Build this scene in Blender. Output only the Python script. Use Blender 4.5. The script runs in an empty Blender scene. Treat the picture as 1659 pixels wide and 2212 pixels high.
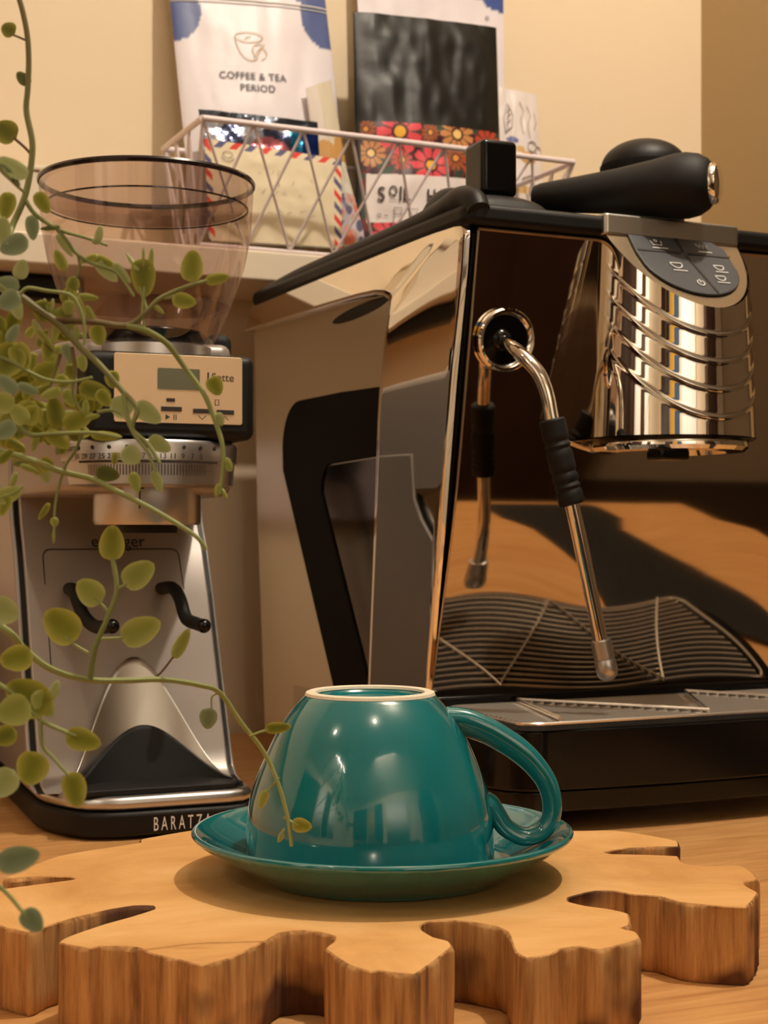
import bpy, bmesh, math, random
from mathutils import Vector, Matrix, noise
random.seed(7)
SC = bpy.context.scene
COL = SC.collection
PI = math.pi

# ------------------------------------------------------------------ camera, light, exposure
FP, CX, HY, CH = 3323.0, 829.5, 1160.0, 0.181      # focal length in pixels of a 1659 wide frame, horizon row, eye height
cam = bpy.data.cameras.new('camera'); camo = bpy.data.objects.new('camera', cam); COL.objects.link(camo)
cam.sensor_fit = 'HORIZONTAL'; cam.sensor_width = 36.0; cam.lens = 36.0 * FP / 1659.0
cam.shift_y = (HY - 1106.0) / 1659.0
camo.location = (0, 0, CH); camo.rotation_euler = (PI / 2, 0, 0)
cam.clip_start = 0.02; cam.clip_end = 30
cam.dof.use_dof = True; cam.dof.focus_distance = 0.70; cam.dof.aperture_fstop = 30
SC.camera = camo

AM = math.radians(24.8)                              # the kitchen wall and the espresso machine are turned by this angle
OM = Vector((0.052, 0.96, 0))
def M2W(u, b, z=0): return Vector((OM.x + u * math.cos(AM) - b * math.sin(AM), OM.y + u * math.sin(AM) + b * math.cos(AM), z))

W = bpy.data.worlds.new('world'); SC.world = W; W.use_nodes = True
W.node_tree.nodes['Background'].inputs[0].default_value = (1.0, 0.80, 0.58, 1)
W.node_tree.nodes['Background'].inputs[1].default_value = 0.09

def lamp(name, kind, loc, energy, color, size=0.1, target=None, spot=None, sx=None):
    l = bpy.data.lights.new(name, kind); l.energy = energy; l.color = color
    if kind == 'AREA':
        l.shape = 'RECTANGLE' if sx else 'DISK'; l.size = size
        if sx: l.size_y = sx
    else: l.shadow_soft_size = size
    o = bpy.data.objects.new(name, l); COL.objects.link(o); o.location = loc
    if target is not None:
        o.rotation_euler = (Vector(target) - Vector(loc)).to_track_quat('-Z', 'Y').to_euler()
    return o
WARM = (1.0, 0.88, 0.73)
lamp('key_ceiling_light', 'POINT', (0.45, 0.70, 1.48), 36, WARM, 0.022)
lamp('second_ceiling_light', 'POINT', (0.12, 0.10, 1.48), 3.0, WARM, 0.022)
lamp('third_ceiling_light', 'POINT', (-1.0, 0.1, 1.48), 1.5, WARM, 0.022)
lamp('added_backdrop_fill', 'AREA', M2W(-0.3, -1.75, 1.50), 42, WARM, 0.8, M2W(-0.3, -3.0, 0.3))  # added fill that brightens the strips mirrored in the chrome
lamp('added_left_fill', 'AREA', M2W(-1.75, -1.1, 1.50), 24, WARM, 0.5, M2W(-2.6, -1.1, 0.3))  # added fill for the left wall strips, seen only in reflections

SC.view_settings.view_transform = 'Standard'; SC.view_settings.look = 'None'
SC.view_settings.exposure = 0.32; SC.view_settings.gamma = 1.0
SC.view_settings.use_curve_mapping = False
SC.cycles.max_bounces = 10; SC.cycles.glossy_bounces = 6; SC.cycles.transparent_max_bounces = 16
SC.cycles.sample_clamp_indirect = 4.0; SC.cycles.use_denoising = True
SC.cycles.caustics_reflective = False; SC.cycles.caustics_refractive = False

# ------------------------------------------------------------------ materials
def sc(c):
    f = lambda v: (v / 12.92 if v <= 0.04045 else ((v + 0.055) / 1.055) ** 2.4)
    return tuple(f(v / 255.0) for v in c[:3]) + (1,)
def pm(name, rgb, rough=0.5, metal=0.0, bump=0.0, bscale=60.0, vary=0.0, vscale=8.0, coat=0.0, spec=0.5, stretch=None, sss=0.0, trans=0.0, bdist=0.001):
    m = bpy.data.materials.new(name); m.use_nodes = True
    n = m.node_tree.nodes; L = m.node_tree.links; p = n['Principled BSDF']
    c = rgb if isinstance(rgb, tuple) and len(rgb) == 4 else sc(rgb)
    p.inputs['Base Color'].default_value = c
    p.inputs['Roughness'].default_value = rough; p.inputs['Metallic'].default_value = metal
    p.inputs['Coat Weight'].default_value = coat; p.inputs['Coat Roughness'].default_value = 0.04
    p.inputs['Specular IOR Level'].default_value = spec
    if sss: p.inputs['Subsurface Weight'].default_value = sss; p.inputs['Subsurface Scale'].default_value = 0.004
    tc = n.new('ShaderNodeTexCoord'); mp = n.new('ShaderNodeMapping'); L.new(tc.outputs['Object'], mp.inputs[0])
    if stretch: mp.inputs['Scale'].default_value = stretch
    if vary:
        t = n.new('ShaderNodeTexNoise'); t.inputs['Scale'].default_value = vscale; t.inputs['Detail'].default_value = 5
        L.new(mp.outputs[0], t.inputs['Vector'])
        r = n.new('ShaderNodeValToRGB'); r.color_ramp.elements[0].position = 0.3; r.color_ramp.elements[1].position = 0.7
        r.color_ramp.elements[0].color = tuple(v * (1 - vary) for v in c[:3]) + (1,)
        r.color_ramp.elements[1].color = tuple(min(1, v * (1 + vary)) for v in c[:3]) + (1,)
        L.new(t.outputs[0], r.inputs[0]); L.new(r.outputs[0], p.inputs['Base Color'])
    if bump:
        t = n.new('ShaderNodeTexNoise'); t.inputs['Scale'].default_value = bscale; t.inputs['Detail'].default_value = 4
        L.new(mp.outputs[0], t.inputs['Vector'])
        b = n.new('ShaderNodeBump'); b.inputs['Strength'].default_value = bump; b.inputs['Distance'].default_value = bdist
        L.new(t.outputs[0], b.inputs['Height']); L.new(b.outputs[0], p.inputs['Normal'])
    return m
def attr_mat(name, rough=0.5, coat=0.0, bump=0.0, bscale=200, sss=0.0, bdist=0.001, metal=0.0, transl=0.0):
    m = pm(name, (200, 200, 200), rough, metal, bump, bscale, coat=coat, sss=sss, bdist=bdist)
    n = m.node_tree.nodes; L = m.node_tree.links
    a = n.new('ShaderNodeAttribute'); a.attribute_name = 'pattern'
    L.new(a.outputs['Color'], n['Principled BSDF'].inputs['Base Color'])
    if transl:
        t = n.new('ShaderNodeBsdfTranslucent'); L.new(a.outputs['Color'], t.inputs[0])
        mx = n.new('ShaderNodeMixShader'); mx.inputs[0].default_value = transl
        L.new(n['Principled BSDF'].outputs[0], mx.inputs[1]); L.new(t.outputs[0], mx.inputs[2])
        L.new(mx.outputs[0], n['Material Output'].inputs[0])
    return m
def smoke_mat(name, tint, refl=0.06):
    m = bpy.data.materials.new(name); m.use_nodes = True; n = m.node_tree.nodes; L = m.node_tree.links
    n.remove(n['Principled BSDF'])
    tr = n.new('ShaderNodeBsdfTransparent'); tr.inputs[0].default_value = tint
    gl = n.new('ShaderNodeBsdfGlossy'); gl.inputs['Roughness'].default_value = 0.03; gl.inputs[0].default_value = (1, 1, 1, 1)
    lw = n.new('ShaderNodeLayerWeight'); lw.inputs[0].default_value = 0.35
    fr = n.new('ShaderNodeMath'); fr.operation = 'MULTIPLY_ADD'; fr.inputs[1].default_value = 0.28; fr.inputs[2].default_value = 0.03; L.new(lw.outputs['Facing'], fr.inputs[0])
    mx = n.new('ShaderNodeMixShader'); L.new(fr.outputs[0], mx.inputs[0]); L.new(tr.outputs[0], mx.inputs[1]); L.new(gl.outputs[0], mx.inputs[2])
    L.new(mx.outputs[0], n['Material Output'].inputs[0])
    return m
def wood_mat(name, dark, mid, light, scale, stretch, rough=0.45, ringy=0.0, bump=0.15, zdark=None):
    m = bpy.data.materials.new(name); m.use_nodes = True; n = m.node_tree.nodes; L = m.node_tree.links; p = n['Principled BSDF']
    p.inputs['Roughness'].default_value = rough
    tc = n.new('ShaderNodeTexCoord'); mp = n.new('ShaderNodeMapping'); mp.inputs['Scale'].default_value = stretch
    L.new(tc.outputs['Object'], mp.inputs[0])
    t = n.new('ShaderNodeTexNoise'); t.inputs['Scale'].default_value = scale; t.inputs['Detail'].default_value = 8; t.inputs['Roughness'].default_value = 0.65
    t.inputs['Distortion'].default_value = ringy; L.new(mp.outputs[0], t.inputs['Vector'])
    r = n.new('ShaderNodeValToRGB'); e = r.color_ramp.elements
    e[0].position = 0.28; e[0].color = sc(dark); e[1].position = 0.72; e[1].color = sc(light)
    x = e.new(0.5); x.color = sc(mid); L.new(t.outputs[0], r.inputs[0])
    L.new(r.outputs[0], p.inputs['Base Color'])
    b = n.new('ShaderNodeBump'); b.inputs['Strength'].default_value = bump; b.inputs['Distance'].default_value = 0.002
    L.new(t.outputs[0], b.inputs['Height']); L.new(b.outputs[0], p.inputs['Normal'])
    return m

MT = dict(
    wall=pm('cream_paint', (232, 212, 182), 0.75, bump=0.05, bscale=300),
    wall_r=pm('shaded_wall_paint', (170, 144, 102), 0.8, bump=0.05, bscale=300),  # shade of the right wall put into its colour
    dim=pm('room_paint', (150, 125, 95), 0.8), ceil=pm('ceiling_paint', (235, 228, 214), 0.8),
    floor=wood_mat('floor_boards', (36, 22, 14), (50, 32, 20), (62, 42, 28), 6, (1, 8, 1)),
    shelf=pm('shelf_lacquer', (228, 214, 192), 0.45, bump=0.1, bscale=40),
    worktop=wood_mat('oak_worktop', (176, 122, 70), (204, 150, 92), (222, 172, 114), 5, (2.2, 26, 26), 0.42, 0.6, 0.06),
    slab_top=wood_mat('sawn_wood', (196, 140, 78), (222, 168, 102), (236, 188, 126), 9, (1.2, 1.2, 1.2), 0.62, 1.2, 0.25),
    teal=pm('teal_glaze', (18, 114, 120), 0.10, coat=1.0, spec=0.6, vary=0.06, vscale=20),
    bisque=pm('unglazed_clay', (236, 226, 204), 0.75, bump=0.1, bscale=900),
    trim=pm('matt_black_trim', (7, 6, 6), 0.7, spec=0.12),
    black=pm('black_plastic', (13, 11, 10), 0.5, spec=0.28, bump=0.12, bscale=900, bdist=0.0003),
    blackgl=pm('glossy_black_plastic', (9, 8, 8), 0.2, spec=0.3),
    blackside=pm('dark_smoked_steel', (70, 62, 55), 0.10, metal=0.9),
    rubber=pm('black_rubber', (17, 16, 16), 0.62, spec=0.3, bump=0.08, bscale=500, bdist=0.0003),
    grey=pm('dark_grey_plastic', (62, 62, 66), 0.5, bump=0.1, bscale=900, bdist=0.0003),
    chrome=pm('polished_chrome', (238, 232, 224), 0.035, metal=1.0),
    mirror=pm('mirror_steel', (205, 190, 172), 0.055, metal=1.0, bump=0.02, bscale=9, bdist=0.001),
    sidepanel=pm('side_panel_steel', (216, 206, 188), 0.30, metal=0.75),
    brushed=pm('brushed_steel', (196, 192, 186), 0.34, metal=1.0, bump=0.15, bscale=60, stretch=(1, 30, 30), bdist=0.0002),
    rod=pm('bright_wire', (240, 232, 222), 0.22, metal=0.8),
    satin=pm('satin_aluminium', (196, 194, 194), 0.33, metal=1.0),
    silver=pm('silver_paint', (158, 150, 144), 0.36, metal=0.35, spec=0.5),
    champagne=pm('champagne_steel', (206, 182, 150), 0.28, metal=0.9),
    plate=pm('brushed_face_plate', (226, 198, 162), 0.42, metal=0.55, bump=0.1, bscale=40, stretch=(1, 1, 30), bdist=0.0002),
    ink=pm('black_ink', (40, 32, 28), 0.6), white=pm('white_print', (226, 224, 220), 0.5),
    lcd=pm('lcd_glass', (96, 98, 76), 0.25), wire=pm('white_wire_coating', (232, 218, 220), 0.35),
    smoke=smoke_mat('smoked_polycarbonate', (0.80, 0.725, 0.70, 1)), rimdark=pm('smoked_rim', (38, 26, 30), 0.12),
    foil=pm('foil', (150, 160, 185), 0.14, metal=1.0, bump=0.5, bscale=60, bdist=0.004),
    bag=attr_mat('printed_bag', 0.42, bump=0.25, bscale=35, bdist=0.002), paper=attr_mat('printed_paper', 0.6, bump=0.15, bscale=60, bdist=0.001),
    bagblack=attr_mat('black_foil_bag', 0.40, bump=0.22, bscale=22, bdist=0.004),
    foilp=attr_mat('printed_foil', 0.16, bump=0.6, bscale=50, bdist=0.004, metal=0.75),
    gold=pm('gold_ink', (176, 142, 86), 0.5), slate=pm('slate_ink', (96, 92, 104), 0.55), pencil=pm('pencil_grey', (140, 132, 122), 0.7),
    leaf=attr_mat('leaf', 0.5, sss=0.0, transl=0.25, bump=0.1, bscale=300), stem=attr_mat('stem', 0.6),
    pot=pm('white_ceramic', (220, 214, 200), 0.3), soil=pm('soil', (50, 36, 26), 0.9, bump=0.6),
    pouch=pm('grey_cloth', (108, 96, 84), 0.85, bump=0.5, bscale=40, bdist=0.003), pale=pm('pale_pink_plastic', (222, 196, 180), 0.5),
    wood_dark=wood_mat('dark_cabinet_wood', (40, 24, 14), (56, 34, 20), (70, 44, 26), 5, (10, 10, 1)),
    yellow=pm('ochre_fabric', (206, 160, 40), 0.8), blue=pm('slate_blue_fabric', (64, 84, 112), 0.8), backdrop=pm('white_fabric', (236, 232, 226), 0.8),
    glow=None)
g = bpy.data.materials.new('lamp_glow'); g.use_nodes = True
g.node_tree.nodes['Principled BSDF'].inputs['Emission Color'].default_value = (1, 0.86, 0.66, 1)
g.node_tree.nodes['Principled BSDF'].inputs['Emission Strength'].default_value = 14
MT['glow'] = g
MT['bagblack'].node_tree.nodes['Principled BSDF'].inputs['Specular IOR Level'].default_value = 0.22

# bark side of the slab: vertical streaks with darker weathered patches
def bark_mat():
    m = bpy.data.materials.new('bark_side'); m.use_nodes = True; n = m.node_tree.nodes; L = m.node_tree.links; p = n['Principled BSDF']
    p.inputs['Roughness'].default_value = 0.75
    tc = n.new('ShaderNodeTexCoord'); mp = n.new('ShaderNodeMapping'); mp.inputs['Scale'].default_value = (60, 60, 4); L.new(tc.outputs['Object'], mp.inputs[0])
    t = n.new('ShaderNodeTexNoise'); t.inputs['Scale'].default_value = 3; t.inputs['Detail'].default_value = 9; t.inputs['Roughness'].default_value = 0.7; L.new(mp.outputs[0], t.inputs['Vector'])
    r = n.new('ShaderNodeValToRGB'); e = r.color_ramp.elements
    e[0].position = 0.30; e[0].color = sc((112, 70, 34)); e[1].position = 0.75; e[1].color = sc((236, 188, 124)); x = e.new(0.5); x.color = sc((198, 142, 82))
    L.new(t.outputs[0], r.inputs[0])
    t2 = n.new('ShaderNodeTexNoise'); t2.inputs['Scale'].default_value = 16; t2.inputs['Detail'].default_value = 3; L.new(tc.outputs['Object'], t2.inputs['Vector'])
    r2 = n.new('ShaderNodeValToRGB'); r2.color_ramp.elements[0].position = 0.50; r2.color_ramp.elements[1].position = 0.58
    L.new(t2.outputs[0], r2.inputs[0])
    mx = n.new('ShaderNodeMixRGB'); mx.blend_type = 'MULTIPLY'; mx.inputs[2].default_value = sc((118, 96, 84)); L.new(r2.outputs[0], mx.inputs[0]); L.new(r.outputs[0], mx.inputs[1])
    L.new(mx.outputs[0], p.inputs['Base Color'])
    b = n.new('ShaderNodeBump'); b.inputs['Strength'].default_value = 0.7; b.inputs['Distance'].default_value = 0.003; L.new(t.outputs[0], b.inputs['Height']); L.new(b.outputs[0], p.inputs['Normal'])
    return m
MT['bark'] = bark_mat()

# ------------------------------------------------------------------ geometry helpers
class G:
    def __init__(s): s.v = []; s.f = []; s.c = None
    def add(s, vs, fs):
        k = len(s.v); s.v += [tuple(p) for p in vs]; s.f += [tuple(i + k for i in f) for f in fs]; return s
    def box(s, lo, hi):
        x0, y0, z0 = lo; x1, y1, z1 = hi
        return s.add([(x0, y0, z0), (x1, y0, z0), (x1, y1, z0), (x0, y1, z0), (x0, y0, z1), (x1, y0, z1), (x1, y1, z1), (x0, y1, z1)],
                     [(0, 3, 2, 1), (4, 5, 6, 7), (0, 1, 5, 4), (1, 2, 6, 5), (2, 3, 7, 6), (3, 0, 4, 7)])
    def tube(s, pts, r, seg=10, cap=True, flat=1.0):
        pts = [Vector(p) for p in pts]; n = len(pts); rr = r if isinstance(r, (list, tuple)) else [r] * n
        k = len(s.v); up = None
        for i, p in enumerate(pts):
            d = (pts[min(i + 1, n - 1)] - pts[max(i - 1, 0)])
            if d.length < 1e-9: d = Vector((0, 0, 1))
            d.normalize()
            if up is None: up = d.orthogonal().normalized()
            up = (up - d * up.dot(d)); up = up.normalized() if up.length > 1e-6 else d.orthogonal().normalized()
            w = d.cross(up)
            for j in range(seg):
                a = 2 * PI * j / seg; s.v.append(tuple(p + (up * math.cos(a) + w * math.sin(a) * flat) * rr[i]))
        for i in range(n - 1):
            for j in range(seg):
                a = k + i * seg + j; b = k + i * seg + (j + 1) % seg; s.f.append((a, b, b + seg, a + seg))
        if cap: s.f.append(tuple(k + j for j in range(seg))[::-1]); s.f.append(tuple(k + (n - 1) * seg + j for j in range(seg)))
        return s
    def lathe(s, prof, c=(0, 0, 0), seg=64, axis=None, sx=1.0):
        # prof: (r, z) ; closed when first == last ; axis: optional Matrix
        k = len(s.v); n = len(prof); c = Vector(c)
        for (r, z) in prof:
            for j in range(seg):
                a = 2 * PI * j / seg; p = Vector((r * math.cos(a), r * math.sin(a) * sx, z))
                s.v.append(tuple((axis @ p if axis else p) + c))
        for i in range(n - 1):
            for j in range(seg):
                a = k + i * seg + j; b = k + i * seg + (j + 1) % seg; s.f.append((a, b, b + seg, a + seg))
        return s
    def prism(s, poly, axis, lo, hi):
        # poly 2D ; axis 'z': (x,y) ; axis 'x': (y,z) ; axis 'y': (x,z)
        def P(a, b, t): return (a, b, t) if axis == 'z' else ((t, a, b) if axis == 'x' else (a, t, b))
        n = len(poly); vs = [P(a, b, lo) for a, b in poly] + [P(a, b, hi) for a, b in poly]
        fs = [tuple(range(n))[::-1], tuple(range(n, 2 * n))] + [(i, (i + 1) % n, n + (i + 1) % n, n + i) for i in range(n)]
        return s.add(vs, fs)
    def grid(s, fn, nu, nv, closeu=False):
        k = len(s.v)
        for i in range(nu + 1):
            for j in range(nv + 1): s.v.append(tuple(fn(i / nu, j / nv)))
        for i in range(nu):
            for j in range(nv):
                a = k + i * (nv + 1) + j; s.f.append((a, a + nv + 1, a + nv + 2, a + 1))
        return s
def obj(name, gg, mat, parent=None, smooth=False, bevel=0.0, bseg=3, angle=35, subsurf=0, solid=0.0, recalc=True, merge=0.0):
    me = bpy.data.meshes.new(name); me.from_pydata(gg.v, [], gg.f); me.update()
    if recalc or merge:
        bm = bmesh.new(); bm.from_mesh(me)
        if merge: bmesh.ops.remove_doubles(bm, verts=bm.verts, dist=merge)
        if recalc: bmesh.ops.recalc_face_normals(bm, faces=bm.faces)
        bm.to_mesh(me); bm.free()
    for m in (mat if isinstance(mat, list) else [mat]): me.materials.append(m)
    if gg.c is not None and len(gg.c) == len(me.vertices):
        at = me.color_attributes.new('pattern', 'FLOAT_COLOR', 'POINT')
        flat = []
        for c in gg.c: flat += [c[0], c[1], c[2], 1.0]
        at.data.foreach_set('color', flat)
    o = bpy.data.objects.new(name, me); COL.objects.link(o)
    if parent is not None: o.parent = parent
    if smooth or bevel:
        me.polygons.foreach_set('use_smooth', [True] * len(me.polygons))
    if bevel:
        b = o.modifiers.new('bevel', 'BEVEL'); b.width = bevel; b.segments = bseg; b.limit_method = 'ANGLE'; b.angle_limit = math.radians(angle); b.harden_normals = False
    if subsurf:
        m = o.modifiers.new('sub', 'SUBSURF'); m.levels = subsurf; m.render_levels = subsurf
    if solid:
        m = o.modifiers.new('solid', 'SOLIDIFY'); m.thickness = solid; m.offset = 0
    if smooth or bevel:
        bm = bmesh.new(); bm.from_mesh(me)
        for e in bm.edges:
            if len(e.link_faces) == 2 and e.calc_face_angle(0) > math.radians(40): e.smooth = False
        bm.to_mesh(me); bm.free()
    return o
def thing(name, label, cat, loc=(0, 0, 0), rz=0.0, group=None):
    o = bpy.data.objects.new(name, None); COL.objects.link(o); o.location = loc; o.rotation_euler = (0, 0, rz)
    o.empty_display_size = 0.02; tag(o, label, cat, group); return o
def tag(o, label, cat, group=None):
    o['label'] = label; o['category'] = cat
    if group: o['group'] = group
    return o
def struct(o): o['kind'] = 'structure'; return o
def text_mesh(txt, size, align='LEFT', spacing=1.0, bold=0.0):
    cu = bpy.data.curves.new('t', 'FONT'); cu.body = txt; cu.size = size; cu.align_x = align; cu.space_character = spacing
    cu.offset = bold; cu.resolution_u = 4
    o = bpy.data.objects.new('t', cu); COL.objects.link(o)
    dg = bpy.context.evaluated_depsgraph_get(); me = bpy.data.meshes.new_from_object(o.evaluated_get(dg))
    vs = [tuple(v.co[:2]) for v in me.vertices]; fs = [tuple(p.vertices) for p in me.polygons]
    bpy.data.objects.remove(o); bpy.data.curves.remove(cu); bpy.data.meshes.remove(me)
    return vs, fs
def text_on(name, txt, size, fn, mat, parent, align='LEFT', spacing=1.0, bold=0.0):
    vs, fs = text_mesh(txt, size, align, spacing, bold)
    gg = G(); gg.add([fn(x, y) for x, y in vs], fs)
    return obj(name, gg, mat, parent, recalc=False)
def strokes(gg, lines, w, fn):
    # thin flat strokes on a surface: each line is a list of (x, y); fn maps to 3D
    for ln in lines:
        k = len(gg.v); n = len(ln)
        for i, (x, y) in enumerate(ln):
            a = ln[max(0, i - 1)]; b = ln[min(n - 1, i + 1)]; dx, dy = b[0] - a[0], b[1] - a[1]; l = math.hypot(dx, dy) or 1
            nx, ny = -dy / l * w / 2, dx / l * w / 2
            gg.v.append(tuple(fn(x + nx, y + ny))); gg.v.append(tuple(fn(x - nx, y - ny)))
        for i in range(n - 1): a = k + 2 * i; gg.f.append((a, a + 1, a + 3, a + 2))
    return gg
def arc(cx, cy, rx, ry, a0, a1, n=16): return [(cx + rx * math.cos(math.radians(a0 + (a1 - a0) * i / n)), cy + ry * math.sin(math.radians(a0 + (a1 - a0) * i / n))) for i in range(n + 1)]
def rrect(x0, y0, x1, y1, r, n=6):
    return arc(x1 - r, y1 - r, r, r, 0, 90, n) + arc(x0 + r, y1 - r, r, r, 90, 180, n) + arc(x0 + r, y0 + r, r, r, 180, 270, n) + arc(x1 - r, y0 + r, r, r, 270, 360, n)
def at(px, py, Y): return Vector(((px - CX) / FP * Y, Y, CH - (py - HY) / FP * Y))
def atz(px, py, z): Y = (CH - z) * FP / (py - HY); return ((px - CX) / FP * Y, Y)
def spline(pts, n=6):
    pts = [Vector(p) for p in pts]; out = []
    for i in range(len(pts) - 1):
        p0 = pts[max(i - 1, 0)]; p1 = pts[i]; p2 = pts[i + 1]; p3 = pts[min(i + 2, len(pts) - 1)]
        for k in range(n):
            t = k / n; out.append(0.5 * ((2 * p1) + (p2 - p0) * t + (2 * p0 - 5 * p1 + 4 * p2 - p3) * t * t + (3 * p1 - p0 - 3 * p2 + p3) * t ** 3))
    out.append(pts[-1]); return out
def lerp(a, b, t): return a + (b - a) * t
def interp(tab, x):
    if x <= tab[0][0]: return tab[0][1]
    for (a, b), (c, d) in zip(tab, tab[1:]):
        if x <= c: return b + (d - b) * (x - a) / (c - a)
    return tab[-1][1]

# ------------------------------------------------------------------ the setting
ROOM_R = (0, 0, AM)
def mstruct(name, lo, hi, mat):
    o = obj(name, G().box(lo, hi), mat); o.location = OM; o.rotation_euler = ROOM_R; return struct(o)
mstruct('wall_back', (-2.6, 0.50, -0.9), (0.547, 0.58, 1.55), MT['wall'])
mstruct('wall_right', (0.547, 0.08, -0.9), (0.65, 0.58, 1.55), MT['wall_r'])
mstruct('wall_left', (-2.7, -2.9, -0.9), (-2.6, 0.58, 1.55), MT['wall'])
mstruct('wall_front', (-2.7, -3.0, -0.9), (3.0, -2.9, 1.55), MT['wall'])
mstruct('wall_side', (2.9, -2.9, -0.9), (3.0, 0.58, 1.55), MT['dim'])
mstruct('wall_far', (0.65, 0.48, -0.9), (3.0, 0.58, 1.55), MT['dim'])
mstruct('ceiling', (-2.7, -3.0, 1.55), (3.0, 0.58, 1.65), MT['ceil'])
mstruct('floor', (-2.7, -3.0, -0.95), (3.0, 0.58, -0.9), MT['floor'])

# ceiling lamps above the kitchen
for i, (x, y, lab) in enumerate([(0.45, 0.70, 'round ceiling spotlight nearest the right wall above the worktop'), (0.12, 0.10, 'round ceiling spotlight in the middle of the room'), (-1.0, 0.1, 'round ceiling spotlight at the left end of the worktop')]):
    t = thing('ceiling_spotlight', lab, 'ceiling light', (x, y, 1.55))
    obj('housing', G().lathe([(0.045, 0), (0.045, -0.02), (0.038, -0.02), (0.038, -0.004), (0.0, -0.004)], seg=32), MT['white'], t, smooth=True)
    obj('bulb', G().lathe([(0.0, -0.005), (0.030, -0.005), (0.030, -0.012), (0.0, -0.014)], seg=24), MT['glow'], t, smooth=True)

# worktop
wt = obj('wooden_worktop', G().box((-2.2, -0.42, -0.04), (0.545, 0.498, 0.0)), MT['worktop'], bevel=0.003)
wt.location = OM; wt.rotation_euler = ROOM_R
tag(wt, 'light oak kitchen worktop with straight fine grain', 'worktop')
lc = thing('kitchen_cabinet', 'dark base cabinet carrying the wooden worktop', 'cabinet', OM, AM)
obj('carcass', G().box((-2.2, -0.38, -0.9), (0.545, 0.498, -0.0405)), MT['wood_dark'], lc)
for k in range(5): obj('door', G().box((-2.19 + k * 0.546, -0.40, -0.80), (-2.19 + k * 0.546 + 0.53, -0.3805, -0.06)), MT['wood_dark'], lc, bevel=0.002)

# furniture and strips added out of view for the chrome to reflect
t = thing('added_cupboard', 'tall dark brown cupboard added against the wall behind the camera for dark reflections', 'cupboard', M2W(1.35, -2.6, -0.9), AM)
obj('carcass', G().box((-0.35, -0.28, 0), (0.35, 0.25, 2.2)), MT['wood_dark'], t, bevel=0.004)
for s_ in (-1, 1): obj('door', G().box((0.005 if s_ > 0 else -0.34, 0.2505, 0.05), (0.34 if s_ > 0 else -0.005, 0.275, 2.15)), MT['wood_dark'], t, bevel=0.003)
t = thing('sideboard', 'long low dark sideboard added behind the camera for dark reflections', 'sideboard', M2W(-0.55, -2.6, -0.9), AM)
obj('carcass', G().box((-1.4, -0.28, 0), (1.25, 0.2, 0.86)), MT['wood_dark'], t, bevel=0.004)
for k in range(4): obj('door', G().box((-1.38 + k * 0.657, 0.2005, 0.05), (-1.38 + k * 0.657 + 0.64, 0.22, 0.83)), MT['wood_dark'], t, bevel=0.003)
for lab, axis_, u0, u1, mm in [('dark curtain added in the far left corner behind the camera', 0, -2.3, -1.85, 'wood_dark'), ('brown curtain added beside the dark one behind the camera', 0, -1.8, -1.5, 'floor'), ('added ochre curtain behind the camera', 0, -1.42, -1.15, 'yellow'), ('added slate blue curtain behind the camera', 0, -1.1, -0.75, 'blue'), ('wide white curtain added beside the blue one', 0, -0.6, 0.35, 'backdrop'),
                           ('white curtain on the left wall added farthest from the worktop', 1, -1.75, -1.45, 'backdrop'), ('dark curtain on the left wall added between two white ones', 1, -1.42, -1.15, 'wood_dark'), ('white curtain on the left wall added nearest the worktop', 1, -1.1, -0.75, 'backdrop'), ('dark curtain on the left wall added beside the worktop', 1, -0.70, 0.3, 'wood_dark')]:
    fn = (lambda a, b, u0=u0, u1=u1: (lerp(u0, u1, a), -2.82 + 0.015 * math.sin(a * (u1 - u0) * 90), lerp(0.03, 1.4, b))) if axis_ == 0 else (lambda a, b, u0=u0, u1=u1: (-2.56 + 0.015 * math.sin(a * (u1 - u0) * 90), lerp(u0, u1, a), lerp(0.05, 1.4, b)))
    o = obj('backdrop', G().grid(fn, 60, 2), MT[mm], smooth=True, solid=0.004); o.location = OM; o.rotation_euler = ROOM_R; tag(o, lab, 'backdrop')  # hanging strips added to give the chrome its coloured stripes

# shelf on the wall
sh = obj('wall_shelf', G().box((-1.6, 0.386, 0.400), (0.33, 0.4995, 0.4255)), MT['shelf'], bevel=0.002)
sh.location = OM; sh.rotation_euler = ROOM_R; tag(sh, 'off-white wall shelf running behind the machine under the wire basket', 'shelf')
t = thing('white_box', 'plain white box standing on the shelf behind the grinder hopper', 'box', OM, AM)
obj('carton', G().box((-0.62, 0.40, 0.4256), (-0.175, 0.49, 0.478)), MT['shelf'], t, bevel=0.002)
obj('lid', G().box((-0.622, 0.398, 0.4781), (-0.173, 0.492, 0.482)), MT['shelf'], t, bevel=0.001)
t = thing('black_rail', 'black utensil rail fixed under the shelf at the left', 'rail', OM, AM)
obj('bar', G().box((-1.2, 0.43, 0.380), (-0.135, 0.46, 0.3995)), MT['black'], t, bevel=0.004)
t = thing('socket_plate', 'white plastic socket plate on the wall between grinder and machine', 'socket', OM, AM)
obj('plate', G().box((-0.24, 0.488, 0.197), (-0.02, 0.4995, 0.272)), MT['wire'], t, bevel=0.003)
obj('plug', G().lathe([(0.0, 0.0), (0.018, 0.0), (0.020, 0.02), (0.012, 0.034), (0.0, 0.034)], (-0.115, 0.4875, 0.252), 24, Matrix.Rotation(PI / 2, 3, 'X')), MT['black'], t, smooth=True)
cd = obj('cord', G().tube(spline([(-0.115, 0.456, 0.252), (-0.115, 0.44, 0.23), (-0.15, 0.45, 0.12), (-0.165, 0.45, 0.04), (-0.17, 0.43, 0.006)]), 0.0035), MT['black'], t, smooth=True)

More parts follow.
